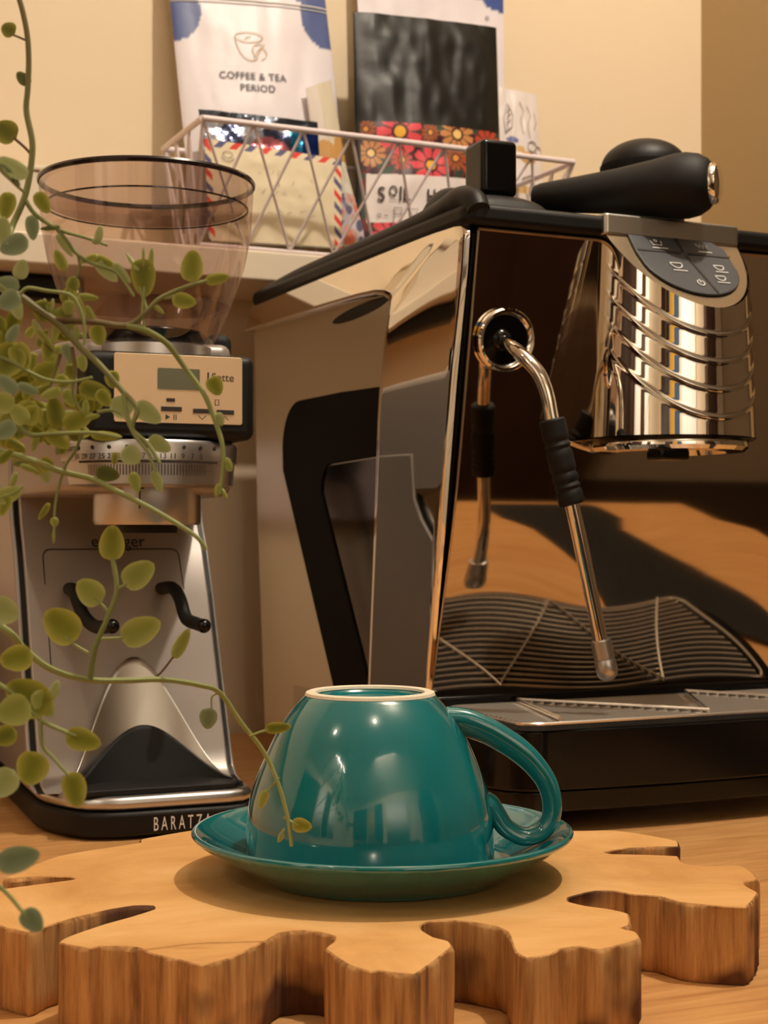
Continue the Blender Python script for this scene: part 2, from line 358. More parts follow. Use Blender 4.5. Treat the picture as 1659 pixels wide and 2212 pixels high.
# ------------------------------------------------------------------ wooden slab
OUT = [(8,1897),(65,1870),(120,1850),(175,1839),(250,1828),(300,1820),(305,1812),(415,1793),(560,1778),(760,1770),(960,1772),(1120,1783),(1235,1794),(1318,1793),(1375,1799),(1421,1807),(1465,1816),(1467,1829),(1421,1829),(1350,1833),(1307,1841),(1320,1844),(1400,1846),(1465,1849),(1468,1857),(1484,1866),(1525,1870),(1587,1868),(1608,1872),(1629,1886),(1638,1900),(1608,1905),(1616,1915),(1640,1929),(1613,1960),(1546,1957),(1468,1949),(1422,1936),(1362,1932),(1328,1925),(1287,1925),(1266,1929),(1230,1939),(1230,1947),(1266,1956),(1318,1963),(1359,1973),(1362,1999),(1344,2005),(1375,2012),(1384,2025),(1375,2032),(1297,2052),(1251,2045),(1214,2050),(1194,2061),(1137,2070),(1111,2056),(1095,2014),(1069,2001),(1023,1993),(981,1989),(930,1991),(911,1999),(914,2009),(940,2024),(971,2032),(979,2045),(930,2084),(898,2105),(852,2102),(821,2097),(800,2100),(750,2084),(700,2050),(720,2032),(720,2022),(690,2014),(645,2010),(607,2015),(580,2030),(500,2070),(435,2085),(390,2075),(320,2059),(305,2050),(280,2045),(215,2045),(195,2050),(125,2037),(135,2027),(165,2015),(225,1995),(280,1980),(330,1964),(328,1957),(290,1957),(240,1965),(165,1982),(90,2005),(60,2015),(30,2008),(10,2005),(0,2000),(-70,1990),(-110,1965),(-80,1938),(-10,1924),(10,1919),(100,1907),(160,1899),(150,1894),(75,1894),(30,1897)]
ST = 0.032
def slab():
    P = [Vector(atz(x, y, ST)) for x, y in OUT]; Q = []
    n = len(P)
    for i in range(n):                                   # resample with a spline that keeps corners fairly tight
        p0, p1, p2, p3 = P[i - 1], P[i], P[(i + 1) % n], P[(i + 2) % n]; d = (p2 - p1).length; k = max(1, int(d / 0.0022))
        for j in range(k):
            t = j / k; m = 0.5
            a = p1 + (p2 - p1) * t
            s_ = 0.5 * ((2 * p1) + (p2 - p0) * t + (2 * p0 - 5 * p1 + 4 * p2 - p3) * t * t + (3 * p1 - p0 - 3 * p2 + p3) * t ** 3)
            Q.append(a * 0.6 + s_ * 0.4)
    n = len(Q); N = []
    for i in range(n):
        d = Q[(i + 1) % n] - Q[i - 1]; N.append(Vector((d.y, -d.x)).normalized())
    area = sum(Q[i].x * Q[(i + 1) % n].y - Q[(i + 1) % n].x * Q[i].y for i in range(n))
    sg = 1 if area > 0 else -1
    lev = [(ST, -0.0010), (ST - 0.0004, -0.0003), (ST - 0.0016, 0.0), (ST * 0.75, 0), (ST * 0.5, 0), (ST * 0.25, 0), (0.002, 0.0), (0.0002, -0.001)]
    top = G(); side = G()
    rows = []
    for li, (z, off) in enumerate(lev):
        row = []
        for i, q in enumerate(Q):
            w = 0 if li < 2 else 0.0013 * noise.noise(Vector((q.x * 90, q.y * 90, z * 12))) + 0.0010 * noise.noise(Vector((q.x * 420, q.y * 420, z * 25)))
            p = q + N[i] * sg * (off + w); row.append((p.x, p.y, z))
        rows.append(row)
    for r in rows: side.v += r
    for l in range(len(lev) - 1):
        for i in range(n): a = l * n + i; b = l * n + (i + 1) % n; side.f.append((a, b, b + n, a + n))
    side.f.append(tuple(range((len(lev) - 1) * n, len(lev) * n)))
    top.v += rows[0]; top.f.append(tuple(range(n)))
    t = thing('tree_slice_board', 'thick pale wooden tree slice with deep notches lying under the teal saucer', 'wooden board')
    a = obj('sawn_top', top, MT['slab_top'], t); b = obj('bark_edge', side, MT['bark'], t, smooth=True)
    a.data.update(); b.data.update()
    b['label'] = 'darker rough bark side of the slice'
slab()

# ------------------------------------------------------------------ saucer and cup
K = 0.68 / FP
def zz(y): return CH - (y - HY) * K
sx, sy = (826 - CX) * K, 0.68
sau = [(0.0, 0.0345), (0.049, 0.0345), (0.051, 0.0322), (0.0545, 0.0322), (0.056, 0.0350), (0.064, 0.0385), (0.073, 0.0435), (0.080, 0.0482), (0.0830, 0.0500), (0.0841, 0.0513), (0.0838, 0.0528), (0.0822, 0.0533), (0.079, 0.0518), (0.071, 0.0465), (0.062, 0.0420), (0.058, 0.0404), (0.0565, 0.0392), (0.050, 0.0386), (0.0, 0.0386)]
t = thing('saucer', 'teal glazed saucer lying on the tree slice under the cup', 'saucer', (sx, sy, ST))
obj('dish', G().lathe([(r, z - ST + 0.0) for r, z in sau], seg=128), MT['teal'], t, smooth=True, subsurf=1)
cx_, cy_ = (799.5 - CX) * K, 0.68
RIMZ = 0.0388
cup = [(0.0, 0.1095), (0.0205, 0.1095), (0.0232, 0.1100), (0.0240, 0.1122)]
outer = [(0.0284, 0.1122), (0.0300, 0.1100), (0.0332, 0.1068), (0.0381, 0.1005), (0.0425, 0.0930), (0.0456, 0.0862), (0.0487, 0.0793), (0.0508, 0.0732), (0.0529, 0.0672), (0.0541, 0.0600), (0.0546, 0.0530), (0.0548, 0.0457), (0.0548, 0.0400), (0.0542, RIMZ), (0.0524, RIMZ + 0.0002), (0.0518, 0.0410), (0.0515, 0.0500), (0.050, 0.066), (0.045, 0.083), (0.036, 0.098), (0.02, 0.106), (0.0, 0.107)]
t = thing('coffee_cup', 'teal coffee cup turned upside down on the saucer', 'cup', (cx_, cy_, RIMZ))
cw = obj('bowl', G().lathe([(r, z - RIMZ) for r, z in cup + outer], seg=128), MT['teal'], t, smooth=True, subsurf=1)
ft = obj('foot_ring', G().lathe([(0.0238, 0.1116 - RIMZ), (0.0242, 0.1127 - RIMZ), (0.0256, 0.1131 - RIMZ), (0.0272, 0.1131 - RIMZ), (0.0284, 0.1126 - RIMZ), (0.0289, 0.1114 - RIMZ), (0.0262, 0.111 - RIMZ), (0.0238, 0.1116 - RIMZ)], seg=96), MT['bisque'], t, smooth=True)
ft['label'] = 'unglazed cream foot ring'
hp = [(962, 1558), (1005, 1561), (1050, 1577), (1085, 1596), (1118, 1618), (1150, 1647), (1178, 1685), (1190, 1722), (1189, 1762), (1168, 1794), (1130, 1804), (1093, 1786), (1072, 1757), (1057, 1735), (1036, 1728)]
pts = [Vector(((x - CX) * K - cx_, 0.0, zz(y) - RIMZ)) for x, y in hp]
for i, p in enumerate(pts): p.y = -0.004 * (i / 13.0)
sp = spline(pts, 8); n = len(sp)
rad = [interp([(0, 0.0062), (0.15, 0.0054), (0.3, 0.0050), (0.42, 0.0042), (0.6, 0.0036), (0.75, 0.0036), (0.9, 0.0040), (1, 0.0050)], i / (n - 1)) for i in range(n)]
obj('handle', G().tube(sp, rad, 20, flat=1.25), MT['teal'], t, smooth=True, subsurf=1)

# ------------------------------------------------------------------ espresso machine
em = thing('espresso_machine', 'black and chrome espresso machine with slanted mirror front at the right', 'espresso machine', OM, AM)
WID = 0.31
def fb(z):                                               # front plane: depth as function of height
    q = 0.18 * (0.386 - z)
    if z < 0.24: q += 0.5 * 0.11 / 0.08 * min(0.24 - z, 0.08) ** 2 + 0.11 * max(0.0, 0.16 - z)
    return q
def fwave(u, z): return 0.024 * max(0.0, 0.19 - z) * math.cos(2 * PI * (u - 0.05) / 0.19)
def bp(part, gg, mat, **k): return obj(part, gg, MT[mat], em, **k)
prof = [(0.005, 0.374), (fb(0.2) + 0.006, 0.20), (fb(0.07) + 0.010, 0.07), (fb(0.07) + 0.010, 0.02), (0.372, 0.02), (0.385, 0.36), (0.383, 0.376)]
bp('body', G().prism(prof, 'x', 0.006, WID - 0.006), 'black', bevel=0.003)
# side skin left and right
for sgn, u0 in ((-1, 0.004), (1, WID - 0.004)):
    f = lambda a, b, z=None: None
    s1 = [(0.10, 0.352), (0.392, 0.357), (0.384, 0.20), (0.366, 0.022), (0.135, 0.022), (0.11, 0.27)]
    bp('side_panel', G().prism(s1, 'x', min(u0, u0 + sgn * 0.003), max(u0, u0 + sgn * 0.003)), 'sidepanel', bevel=0.0015)
    pr = [((.389, .380), (.394, .356)), ((.34, .3815), (.34, .3552)), ((.28, .383), (.285, .3542)), ((.21, .3845), (.22, .3533)), ((.14, .3855), (.16, .3515)), ((.09, .3865), (.130, .3495)), ((.045, .387), (.116, .3465)), ((.022, .3862), (.108, .343)), ((.008, .3815), (.104, .337)), ((.002, .372), (.1035, .328)), ((.005, .350), (.104, .318)), ((.02, .28), (.1095, .28)), ((.037, .18), (.1195, .18)), ((.055, .084), (.1305, .084)), ((.066, .022), (.137, .022))]
    def cf(a, b, pr=pr, sgn=sgn, u0=u0):
        x = a * (len(pr) - 1); i = min(int(x), len(pr) - 2); t_ = x - i
        o = (lerp(pr[i][0][0], pr[i + 1][0][0], t_), lerp(pr[i][0][1], pr[i + 1][0][1], t_)); q = (lerp(pr[i][1][0], pr[i + 1][1][0], t_), lerp(pr[i][1][1], pr[i + 1][1][1], t_))
        hi = interp([(0, 0.0075), (0.55, 0.0085), (0.8, 0.0150), (1, 0.012)], a)
        h = interp([(0, -0.001), (0.03, 0.0022), (0.08, 0.0032), (0.90, hi), (0.955, hi - 0.0004), (0.985, hi - 0.002), (1, 0.0)], b)
        return (u0 + sgn * (0.002 + h), lerp(o[0], q[0], b), lerp(o[1], q[1], b))
    cfb = bp('chrome_frame', G().grid(cf, 84, 60), 'chrome', smooth=True, recalc=False)
    cfb['label'] = 'polished chrome side frame'
    # black hooked trim
    outl = arc(0.283, 0.253, 0.036, 0.036, 90, 0, 8)
    gam = [(0.100, 0.2855)] + [(0.20, 0.2885)] + outl + [(0.318, 0.235), (0.215, 0.072), (0.186, 0.022)]
    inn = [(0.112, 0.022), (0.147, 0.076), (0.232, 0.208)] + arc(0.218, 0.218, 0.018, 0.018, -10, 90, 8) + [(0.104, 0.2385)]
    x0, x1 = sorted((u0 + sgn * 0.0031, u0 + sgn * 0.0050))
    bp('side_trim', G().prism(gam + inn, 'x', x0, x1), 'trim', bevel=0.0008)
    inner = [(0.104, 0.2375)] + arc(0.218, 0.218, 0.017, 0.017, 90, -10, 8) + [(0.231, 0.208), (0.146, 0.076), (0.112, 0.022)]
    x0, x1 = sorted((u0 + sgn * 0.0031, u0 + sgn * 0.0036))
    bp('side_window', G().prism(inner, 'x', x0, x1), 'blackside')
    x0, x1 = sorted((u0 + sgn * 0.0031, u0 + sgn * 0.0034))
    bp('grip_recess', G().prism([(0.118 + 0.05 + 0.05 * math.cos(a) , 0.3445 + 0.0045 * math.sin(a) - 0.002 * math.cos(a)) for a in [2 * PI * i / 24 for i in range(24)]], 'x', x0, x1), 'black')
# mirror front panel
def ff(a, b): z = lerp(0.073, 0.3745, b); u = lerp(0.0085, WID - 0.0085, a); return (u, fb(z) + 0.0005 + fwave(u, z), z)
g_ = G().grid(ff, 60, 80)
k = len(g_.v)
bp('front_panel', g_, 'mirror', smooth=True, recalc=False)
edge = G()
for u in (0.0085, WID - 0.0085): edge.tube([(u, fb(z) - 0.001, z) for z in [0.073 + i * 0.01 for i in range(31)]], 0.0009, 6)
edge.tube([(0.0085, fb(0.3745) - 0.001, 0.3745), (WID - 0.0085, fb(0.3745) - 0.001, 0.3745)], 0.0009, 6)
bp('panel_edging', edge, 'champagne', smooth=True)
# black top with raised side rails
tp = [(-0.003, -0.004), (WID + 0.003, -0.004), (WID + 0.003, 0.392), (-0.003, 0.392)]
tc_ = rrect(-0.003, -0.006, WID + 0.003, 0.392, 0.012)
bp('top_cover', G().prism(tc_, 'z', 0.3765, 0.3895), 'black', bevel=0.004, bseg=4)
for s, u in ((0, 0.006), (1, WID - 0.006)):
    rl = spline([(u, 0.388, 0.384), (u, 0.30, 0.3885), (u, 0.20, 0.3895), (u, 0.10, 0.3905), (u, 0.05, 0.3925), (u, 0.022, 0.395), (u, 0.004, 0.392), (u, -0.004, 0.384)], 5)
    bp('side_rail', G().tube(rl, [0.0075 + 0.002 * max(0, 1 - abs(i - 26) / 8) for i in range(len(rl))], 14), 'black', smooth=True)
# steam lever
def hump(cu, cb_, wu, wb, h, e=3.2): return lambda a, b: (cu + wu * (2 * a - 1), cb_ + wb * (2 * b - 1), 0.386 + h * (max(0, 1 - abs(2 * a - 1) ** e) * max(0, 1 - abs(2 * b - 1) ** e)) ** 0.45)
bp('lever_mount', G().grid(hump(0.034, 0.034, 0.030, 0.032, 0.0155), 24, 24).grid(hump(0.020, 0.062, 0.017, 0.020, 0.027, 2.4), 24, 24), 'black', smooth=True, recalc=False)
lv = bp('steam_lever', G().box((0.0185, 0.014, 0.4000), (0.0445, 0.040, 0.4360)), 'blackgl', bevel=0.0035, bseg=4)
# cups rest: perforated tray on the top
bp('cup_warmer', G().prism(rrect(0.09, 0.03, WID - 0.03, 0.37, 0.01), 'z', 0.3895, 0.3903), 'black')
# group head
HU, HR0, HR1 = 0.149, 0.0525, 0.0585
def uout(a, r):                                          # U outline, a in 0..1 from left wall round the front to the right wall
    L = 0.03; arcl = PI * r; tot = 2 * L + arcl; d = a * tot
    if d < L: return (HU - r, 0.012 + (L - d) - L * 0.4, -1.0)
    if d > L + arcl: return (HU + r, 0.0 + (d - L - arcl), 1.0)
    th = PI + (d - L) / r; return (HU + r * math.cos(th), r * math.sin(th), math.cos(th))
def ztop(bb): return 0.385 + min(0.0, bb) * 1.12 - 0.0
ZB = 0.2455
def head(a, v):
    # v 0 top .. 1 bottom ; four overlapping fins parallel to the sloping top
    _, b0, cs = uout(a, HR0); zt = ztop(b0 if b0 < 0 else b0 * 0); H = zt - ZB
    d = v * H; bands = 0.0175; fin = d / bands; i = int(fin); fr = fin - i
    fade = max(0.0, min(1.0, (a - 0.16) * 4))
    r = lerp(HR0, HR1, min(1, (0.385 - (zt - d)) / 0.14))
    if 0 < i <= 4 or (i == 0 and fin > 0): 
        q_ = (1 - fr) if i < 4 else 9; q_ = min(q_, fr if i > 0 else 9)
        lip = 0.0009 * fade * math.exp(-(q_ / 0.09) ** 2)
        r += lip
    x, y, _ = uout(a, r); return (x, y, zt - d)
vs_ = []
H_ = 0.14
g_ = G(); NA, NV = 120, 300
g_.grid(lambda a, b: head(a, b), NA, NV)
hd = bp('group_head_shell', g_, 'chrome', smooth=True, recalc=False)
hd['label'] = 'curved chrome shell with slanting fins'
# sloping control panel cap
cap = []
for i in range(61):
    x, y, _ = uout(i / 60, HR0 - 0.0002); cap.append((x, y, ztop(y if y < 0 else 0) + 0.0003))
gcap = G(); nn = len(cap); cc = (HU, -0.02, ztop(-0.02) + 0.0004)
gcap.v = cap + [(x, y, z - 0.002) for x, y, z in cap]; gcap.f = [tuple(range(nn)), tuple(range(nn, 2 * nn))[::-1]] + [(i, (i + 1) % nn, nn + (i + 1) % nn, nn + i) for i in range(nn)]
gcap = G().grid(lambda a, b: (lerp(uout(a, HR0)[0], HU, b), lerp(uout(a, HR0)[1], 0.02, b), ztop(min(0, lerp(uout(a, HR0)[1], 0.02, b))) + 0.0002), 80, 16)
bp('control_cap', gcap, 'champagne', smooth=True, recalc=False)
def cs_(x, y, h=0.0012):                                  # x across, y up the slope measured from the front tip; both in metres in the cap plane
    sl = math.atan(1.12); b = -HR0 + y * math.cos(sl); z = ztop(b); return (HU + x, b - h * math.sin(sl), z + h * math.cos(sl))
gp = [(-0.036, 0.067), (0.030, 0.067), (0.037, 0.060)] + [(0.037 * math.cos(a), 0.042 + 0.030 * math.sin(a) * 1.05) for a in [-i * PI / 20 for i in range(1, 20)]] + [(-0.0375, 0.050)]
def slopeprism(poly, h0, h1):
    g2 = G(); n = len(poly); g2.v = [cs_(x, y, h0) for x, y in poly] + [cs_(x, y, h1) for x, y in poly]
    g2.f = [tuple(range(n))[::-1], tuple(range(n, 2 * n))] + [(i, (i + 1) % n, n + (i + 1) % n, n + i) for i in range(n)]; return g2
kp = bp('keypad', slopeprism(gp, 0.0003, 0.0022), 'grey', bevel=0.0008)
bt = G(); gl = G()
strokes(gl, [[(-0.036, 0.0515), (-0.002, 0.0515)], [(0.003, 0.0515), (0.037, 0.0515)], [(0.0005, 0.067), (0.0005, 0.053)], [(0.0005, 0.050), (0.0085, 0.013)]], 0.0018, lambda x, y: cs_(x, y, 0.0027))
o = obj('key_gap', gl, MT['ink'], kp, recalc=False)
ic = G()
sgx = [[(-0.022, 0.062), (-0.021, 0.0575), (-0.0145, 0.0575), (-0.0135, 0.062)], arc(-0.0178, 0.0618, 0.0011, 0.0011, 0, 360, 8), [(-0.023, 0.0545), (-0.011, 0.0545)],
       [(0.014, 0.0625), (0.016, 0.0585), (0.017, 0.0625), (0.019, 0.0585), (0.020, 0.0625), (0.022, 0.0585), (0.023, 0.0625)], [(0.013, 0.0545), (0.024, 0.0545)],
       arc(-0.012, 0.040, 0.0045, 0.005, 180, 360, 10) + [(-0.0165, 0.040)], [(-0.017, 0.0325), (-0.006, 0.0325)],
       arc(0.022, 0.041, 0.0038, 0.0045, 180, 360, 10) + [(0.0182, 0.041)], [(0.017, 0.0345), (0.027, 0.0345)], arc(0.018, 0.030, 0.0038, 0.0045, 180, 360, 10) + [(0.0142, 0.030)], [(0.013, 0.0235), (0.023, 0.0235)],
       arc(-0.001, 0.0215, 0.0026, 0.0026, 120, 420, 14), [(-0.001, 0.0215), (-0.001, 0.0250)]]
strokes(ic, sgx, 0.0008, lambda x, y: cs_(x, y, 0.0028))
obj('icon', ic, MT['white'], kp, recalc=False)
# brushed bar over the cap and the flange under the head
bp('head_bridge', G().prism(rrect(HU - 0.0535, -0.0090, HU + 0.0535, 0.035, 0.003), 'z', 0.3765, 0.3905), 'brushed', bevel=0.0015)
bp('head_flange', G().lathe([(0.0, 0.2450), (0.050, 0.2450), (0.0515, 0.2430), (0.0515, 0.2395), (0.049, 0.2370), (0.038, 0.2365), (0.036, 0.241), (0.0, 0.241)], (HU, -0.004, 0), 72), 'chrome', smooth=True)
bp('head_floor', G().prism([uout(i / 40, HR1 - 0.001)[:2] for i in range(41)], 'z', 0.2445, 0.2456), 'blackgl')
bp('brew_spout', G().box((HU - 0.035, -0.045, 0.2300), (HU - 0.013, -0.028, 0.2368)), 'blackgl', bevel=0.0015)
# steam port and wand
hu, hz = 0.034, 0.3075; hb = fb(hz)
axm = Matrix.Rotation(PI / 2, 3, 'X')
bp('steam_port', G().lathe([(0.0205, -0.0005), (0.0205, 0.0028), (0.0194, 0.0040), (0.0178, 0.0038), (0.0162, 0.0020), (0.0155, 0.0003)], (hu, hb - 0.001, hz), 64, Matrix.Rotation(math.atan(0.18), 3, 'X') @ axm), 'chrome', smooth=True)
bp('port_recess', G().lathe([(0.0, 0.0008), (0.0160, 0.0008), (0.0160, 0.0002), (0.0, 0.0001)], (hu, hb - 0.0014, hz), 48, Matrix.Rotation(math.atan(0.18), 3, 'X') @ axm), 'blackgl', smooth=True)
def W2M(p): d = Vector(p) - OM; c, s = math.cos(AM), math.sin(AM); return Vector((d.x * c + d.y * s, -d.x * s + d.y * c, p[2]))
wp = [at(1076, 733, 0.990), at(1100, 745, 0.978), at(1132, 772, 0.967), at(1163, 806, 0.962), at(1181, 850, 0.960), at(1192, 905, 0.960), at(1213, 1000, 0.961), at(1236, 1090, 0.962), at(1274, 1270, 0.967), at(1300, 1395, 0.970)]
wp = [W2M(p) for p in wp]
sw = bp('steam_wand', G().tube(spline(wp, 8), 0.0046, 16), 'chrome', smooth=True)
bj = W2M(at(1078, 733, 0.988))
obj('ball_joint', G().lathe([(0.0085 * math.cos(a), 0.0085 * math.sin(a)) for a in [-PI / 2 + i * PI / 12 for i in range(13)]], bj, 24), MT['blackgl'], sw, smooth=True)
gr = spline([wp[5], wp[6], wp[7]], 14); rr = []
for i in range(len(gr)):
    t_ = i / (len(gr) - 1); r = 0.0083
    for q in (0.27, 0.35, 0.62, 0.70, 0.79): 
        if abs(t_ - q) < 0.02: r = 0.0072
    rr.append(r)
rr[0] = 0.0072; rr[-1] = 0.0074
obj('rubber_grip', G().tube(gr, rr, 24), MT['rubber'], sw, smooth=True)
d_ = (wp[9] - wp[8]).normalized(); tb = wp[9] - d_ * 0.004
tt = [tb, tb + d_ * 0.0005, tb + d_ * 0.012, tb + d_ * 0.0125, tb + d_ * 0.0135, tb + d_ * 0.020, tb + d_ * 0.024, tb + d_ * 0.026]
obj('wand_tip', G().tube(tt, [0.0055, 0.0064, 0.0066, 0.0060, 0.0067, 0.0070, 0.0060, 0.0035], 20), MT['satin'], sw, smooth=True)
# drip tray housing
def tray_poly(off=0.0, zc=0):
    L = []
    for i in range(25):
        u = lerp(0.028, WID - 0.028, i / 24); L.append((u, -0.056 + 0.012 * ((u - WID / 2) / (WID / 2)) ** 2 + off))
    L = arc(0.030 + 0.0, -0.016, 0.029 - off, 0.034 - off, 180, 262, 8) + L + arc(WID - 0.030, -0.016, 0.029 - off, 0.034 - off, 278, 360, 8)
    return L + [(WID - 0.001 - off, 0.30), (0.001 + off, 0.30)]
bp('drip_tray_housing', G().prism(tray_poly(), 'z', 0.0275, 0.0640), 'blackgl', bevel=0.002)
bp('base_plinth', G().prism(tray_poly(0.003), 'z', 0.014, 0.0270), 'blackgl', bevel=0.002)
bp('tray_back_rail', G().box((0.012, 0.0655, 0.0642), (WID - 0.012, 0.076, 0.0745)), 'blackgl', bevel=0.002)
for a_, b_ in ((0.05, 0.0), (WID - 0.05, 0.0), (0.05, 0.30), (WID - 0.05, 0.30)):
    bp('foot', G().lathe([(0, 0), (0.016, 0), (0.018, 0.004), (0.018, 0.0141), (0, 0.0141)], (a_, b_, 0.0003), 24), 'rubber', smooth=True)
grl = G(); zr = 0.0678
fr_ = rrect(0.014, -0.046, WID - 0.014, 0.0615, 0.014, 5); fr_.append(fr_[0])
fw = G().tube([(x, y, zr) for x, y in fr_], 0.0013, 8)
bp('grille_frame', fw, 'rod', smooth=True)
for i in range(17):
    b_ = -0.0420 + i * 0.0062; grl.tube([(lerp(0.018, WID - 0.020 - 0.0 * i, q / 6), b_, zr + 0.0003) for q in range(7)], 0.0010, 8)
bp('grille_rods', grl, 'rod', smooth=True)
bp('drip_basin', G().prism(rrect(0.010, -0.050, WID - 0.010, 0.064, 0.016), 'z', 0.0641, 0.0645), 'black')
zg = G().tube([(x, y, zr + 0.0028) for x, y in [(0.040, -0.045), (0.070, 0.060), (0.150, -0.045), (0.208, 0.060), (0.272, -0.045)]], 0.0015, 8)
bp('grille_brace', zg, 'rod', smooth=True)

mat_ = obj('added_mat', G().prism(rrect(0.285, -0.40, 0.42, -0.075, 0.015), 'z', 0.0003, 0.0050), MT['rubber'], bevel=0.0015)  # unseen mat added to darken part of the front panel's reflection
mat_.location = OM; mat_.rotation_euler = ROOM_R; tag(mat_, 'flat black rubber mat added out of view at the front right of the machine to darken its reflections', 'mat')

# things on top of the machine
ha, hb2 = at(1152, 424, 1.050), at(1538, 403, 1.000); hb2.z = 0.4108; ha.z = 0.4120
dv = hb2 - ha; Lh = dv.length; q = dv.to_track_quat('Z', 'Y').to_matrix()
pf = thing('portafilter', 'black tapered portafilter handle with chrome end cap lying on the machine top', 'portafilter', ha)
hpz = [(0.0, 0.0), (0.006, 0.0), (0.0085, 0.0015), (0.0098, 0.006), (0.0120, 0.03), (0.0150, 0.06), (0.0185, 0.085), (0.0212, 0.100), (0.0215, 0.108), (0.0200, 0.116), (0.0165, 0.122), (0.0135, 0.1245), (0.0, 0.1245)]
sc_l = Lh / 0.1245
obj('handle', G().lathe([(r, z * sc_l) for r, z in hpz], (0, 0, 0), 48, q), MT['rubber'], pf, smooth=True)
ec = obj('end_cap', G().lathe([(0.0132, 0.1235 * sc_l), (0.0136, 0.1262 * sc_l), (0.0125, 0.1285 * sc_l), (0.009, 0.130 * sc_l), (0.0, 0.1305 * sc_l)], (0, 0, 0), 48, q), MT['chrome'], pf, smooth=True)
pp = M2W(0.181, 0.072, 0.3906)
ds = thing('coffee_distributor', 'round black domed knob with ribbed rim standing behind the portafilter handle', 'coffee tool', pp)
obj('dome', G().lathe([(0.0, 0.0), (0.0285, 0.0), (0.0285, 0.040), (0.0305, 0.043)] + [(0.0305 * math.cos(a) , 0.055 + 0.0195 * math.sin(a)) for a in [i * PI / 24 for i in range(13)]], (0, 0, 0), 64), MT['black'], ds, smooth=True)
rb = G()
for i in range(90):
    a = 2 * PI * i / 90; rb.tube([(0.0305 * math.cos(a), 0.0305 * math.sin(a), 0.0435), (0.0307 * math.cos(a), 0.0307 * math.sin(a), 0.0555)], 0.0007, 5)
obj('ribbed_rim', rb, MT['black'], ds, smooth=True)

# ------------------------------------------------------------------ coffee grinder
AG = math.radians(22); OG = Vector((-0.1745, 0.907, 0))
gd = thing('coffee_grinder', 'silver coffee grinder with smoked hopper standing left of the espresso machine', 'coffee grinder', OG, AG)
def gp_(part, gg, mat, parent=None, **k): return obj(part, gg, MT[mat], parent or gd, **k)
def G2(p): d = Vector(p) - OG; c, s = math.cos(AG), math.sin(AG); return Vector((d.x * c + d.y * s, -d.x * s + d.y * c, p[2]))
plan = [(-0.022, 0.235), (-0.022, 0.060)] + [(-0.0205, 0.048), (-0.016, 0.034), (-0.009, 0.018), (0.0, 0.007), (0.012, 0.0015), (0.022, 0.0)] + [(0.088, 0.0), (0.099, 0.003), (0.106, 0.012), (0.108, 0.025), (0.108, 0.235)]
gp_('base', G().prism(plan, 'z', 0.002, 0.0170), 'black', bevel=0.0025)
ins = [(lerp(0.043, x, 0.975), lerp(0.12, y, 0.992)) for x, y in plan]
gp_('base_trim', G().prism(ins, 'z', 0.0171, 0.0262), 'satin', bevel=0.0042, bseg=4)
fp = [(0.030, 0.0255), (0.044, 0.0285), (0.050, 0.034), (0.056, 0.045), (0.066, 0.068), (0.082, 0.105), (0.098, 0.143), (0.112, 0.172), (0.124, 0.190), (0.130, 0.205), (0.130, 0.24)]
gp_('body', G().prism([(b + 0.006, z) for b, z in fp] + [(0.232, 0.24), (0.232, 0.026)], 'x', -0.026, 0.106), 'silver', bevel=0.003)
gp_('seam', G().prism([(b + 0.003, z) for b, z in fp] + [(b + 0.02, z) for b, z in fp[::-1]], 'x', -0.0235, 0.1035), 'black')
gp_('front_shell', G().prism([(b, z) for b, z in fp] + [(b + 0.014, z) for b, z in fp[::-1]], 'x', -0.0205, 0.1005), 'silver', bevel=0.003)
def fs(u, z, h=0.0006): return (u, interp([(z_, b_) for b_, z_ in fp], z) - h, z)
ln = [(-0.008, 0.095), (-0.008, 0.165)] + arc(-0.003, 0.168, 0.005, 0.005, 180, 90, 4) + arc(0.078, 0.168, 0.005, 0.005, 90, 0, 4) + [(0.083, 0.165), (0.085, 0.12)]
gg = strokes(G(), [ln], 0.0007, lambda x, y: fs(x, y)); gp_('panel_line', gg, 'ink', recalc=False)
text_on('maker_mark', 'etzinger', 0.0112, lambda x, y: fs(0.0245 + x, 0.1745 + y), MT['ink'], gd)
# support arms
for P_ in ([(150, 1272, 1.0), (160, 1278, 0.975), (178, 1325, 0.965), (205, 1353, 0.955), (242, 1353, 0.925)], [(345, 1272, 1.03), (372, 1270, 0.995), (388, 1292, 0.985), (402, 1335, 0.975), (425, 1347, 0.965), (440, 1352, 0.955)]):
    pts = [G2(at(*p)) for p in P_]; gp_('support_arm', G().tube(spline(pts, 6), 0.0042, 14), 'rubber', smooth=True)
    e = pts[-1]; gp_('arm_tip', G().lathe([(0.0046 * math.cos(a), 0.0046 * math.sin(a)) for a in [-PI / 2 + i * PI / 10 for i in range(11)]], e, 20), 'blackgl', smooth=True)
# steel shield and rubber tray
def shield(h, b0, depth, u0=0.043, wd=0.052):
    def f(a, b):
        s = 2 * a - 1; u = u0 + wd * s; hh = 0.027 + h * (0.5 + 0.5 * math.cos(PI * s)) ** 0.85 + 0.003
        z = lerp(0.027, hh, b); bb = b0 + depth * math.sqrt(max(0, 1 - s * s)) + 0.32 * (z - 0.027)
        return (u, bb, z)
    return f
gp_('steel_shield', G().grid(shield(0.074, 0.012, 0.034), 60, 16), 'brushed', smooth=True, recalc=False, solid=0.0008)
rt = gp_('rubber_tray', G().prism(rrect(-0.006, 0.0065, 0.096, 0.052, 0.008), 'z', 0.0263, 0.0300), 'rubber', bevel=0.001)
gp_('tray_splash', G().grid(shield(0.032, 0.008, 0.034, 0.0450, 0.0515), 60, 12), 'rubber', rt, smooth=True, recalc=False, solid=0.0022)
text_on('maker_name', 'BARATZA', 0.0118, lambda x, y: (0.0390 + x * 0.50, -0.0004, 0.0050 + y), MT['white'], gd, spacing=1.55)
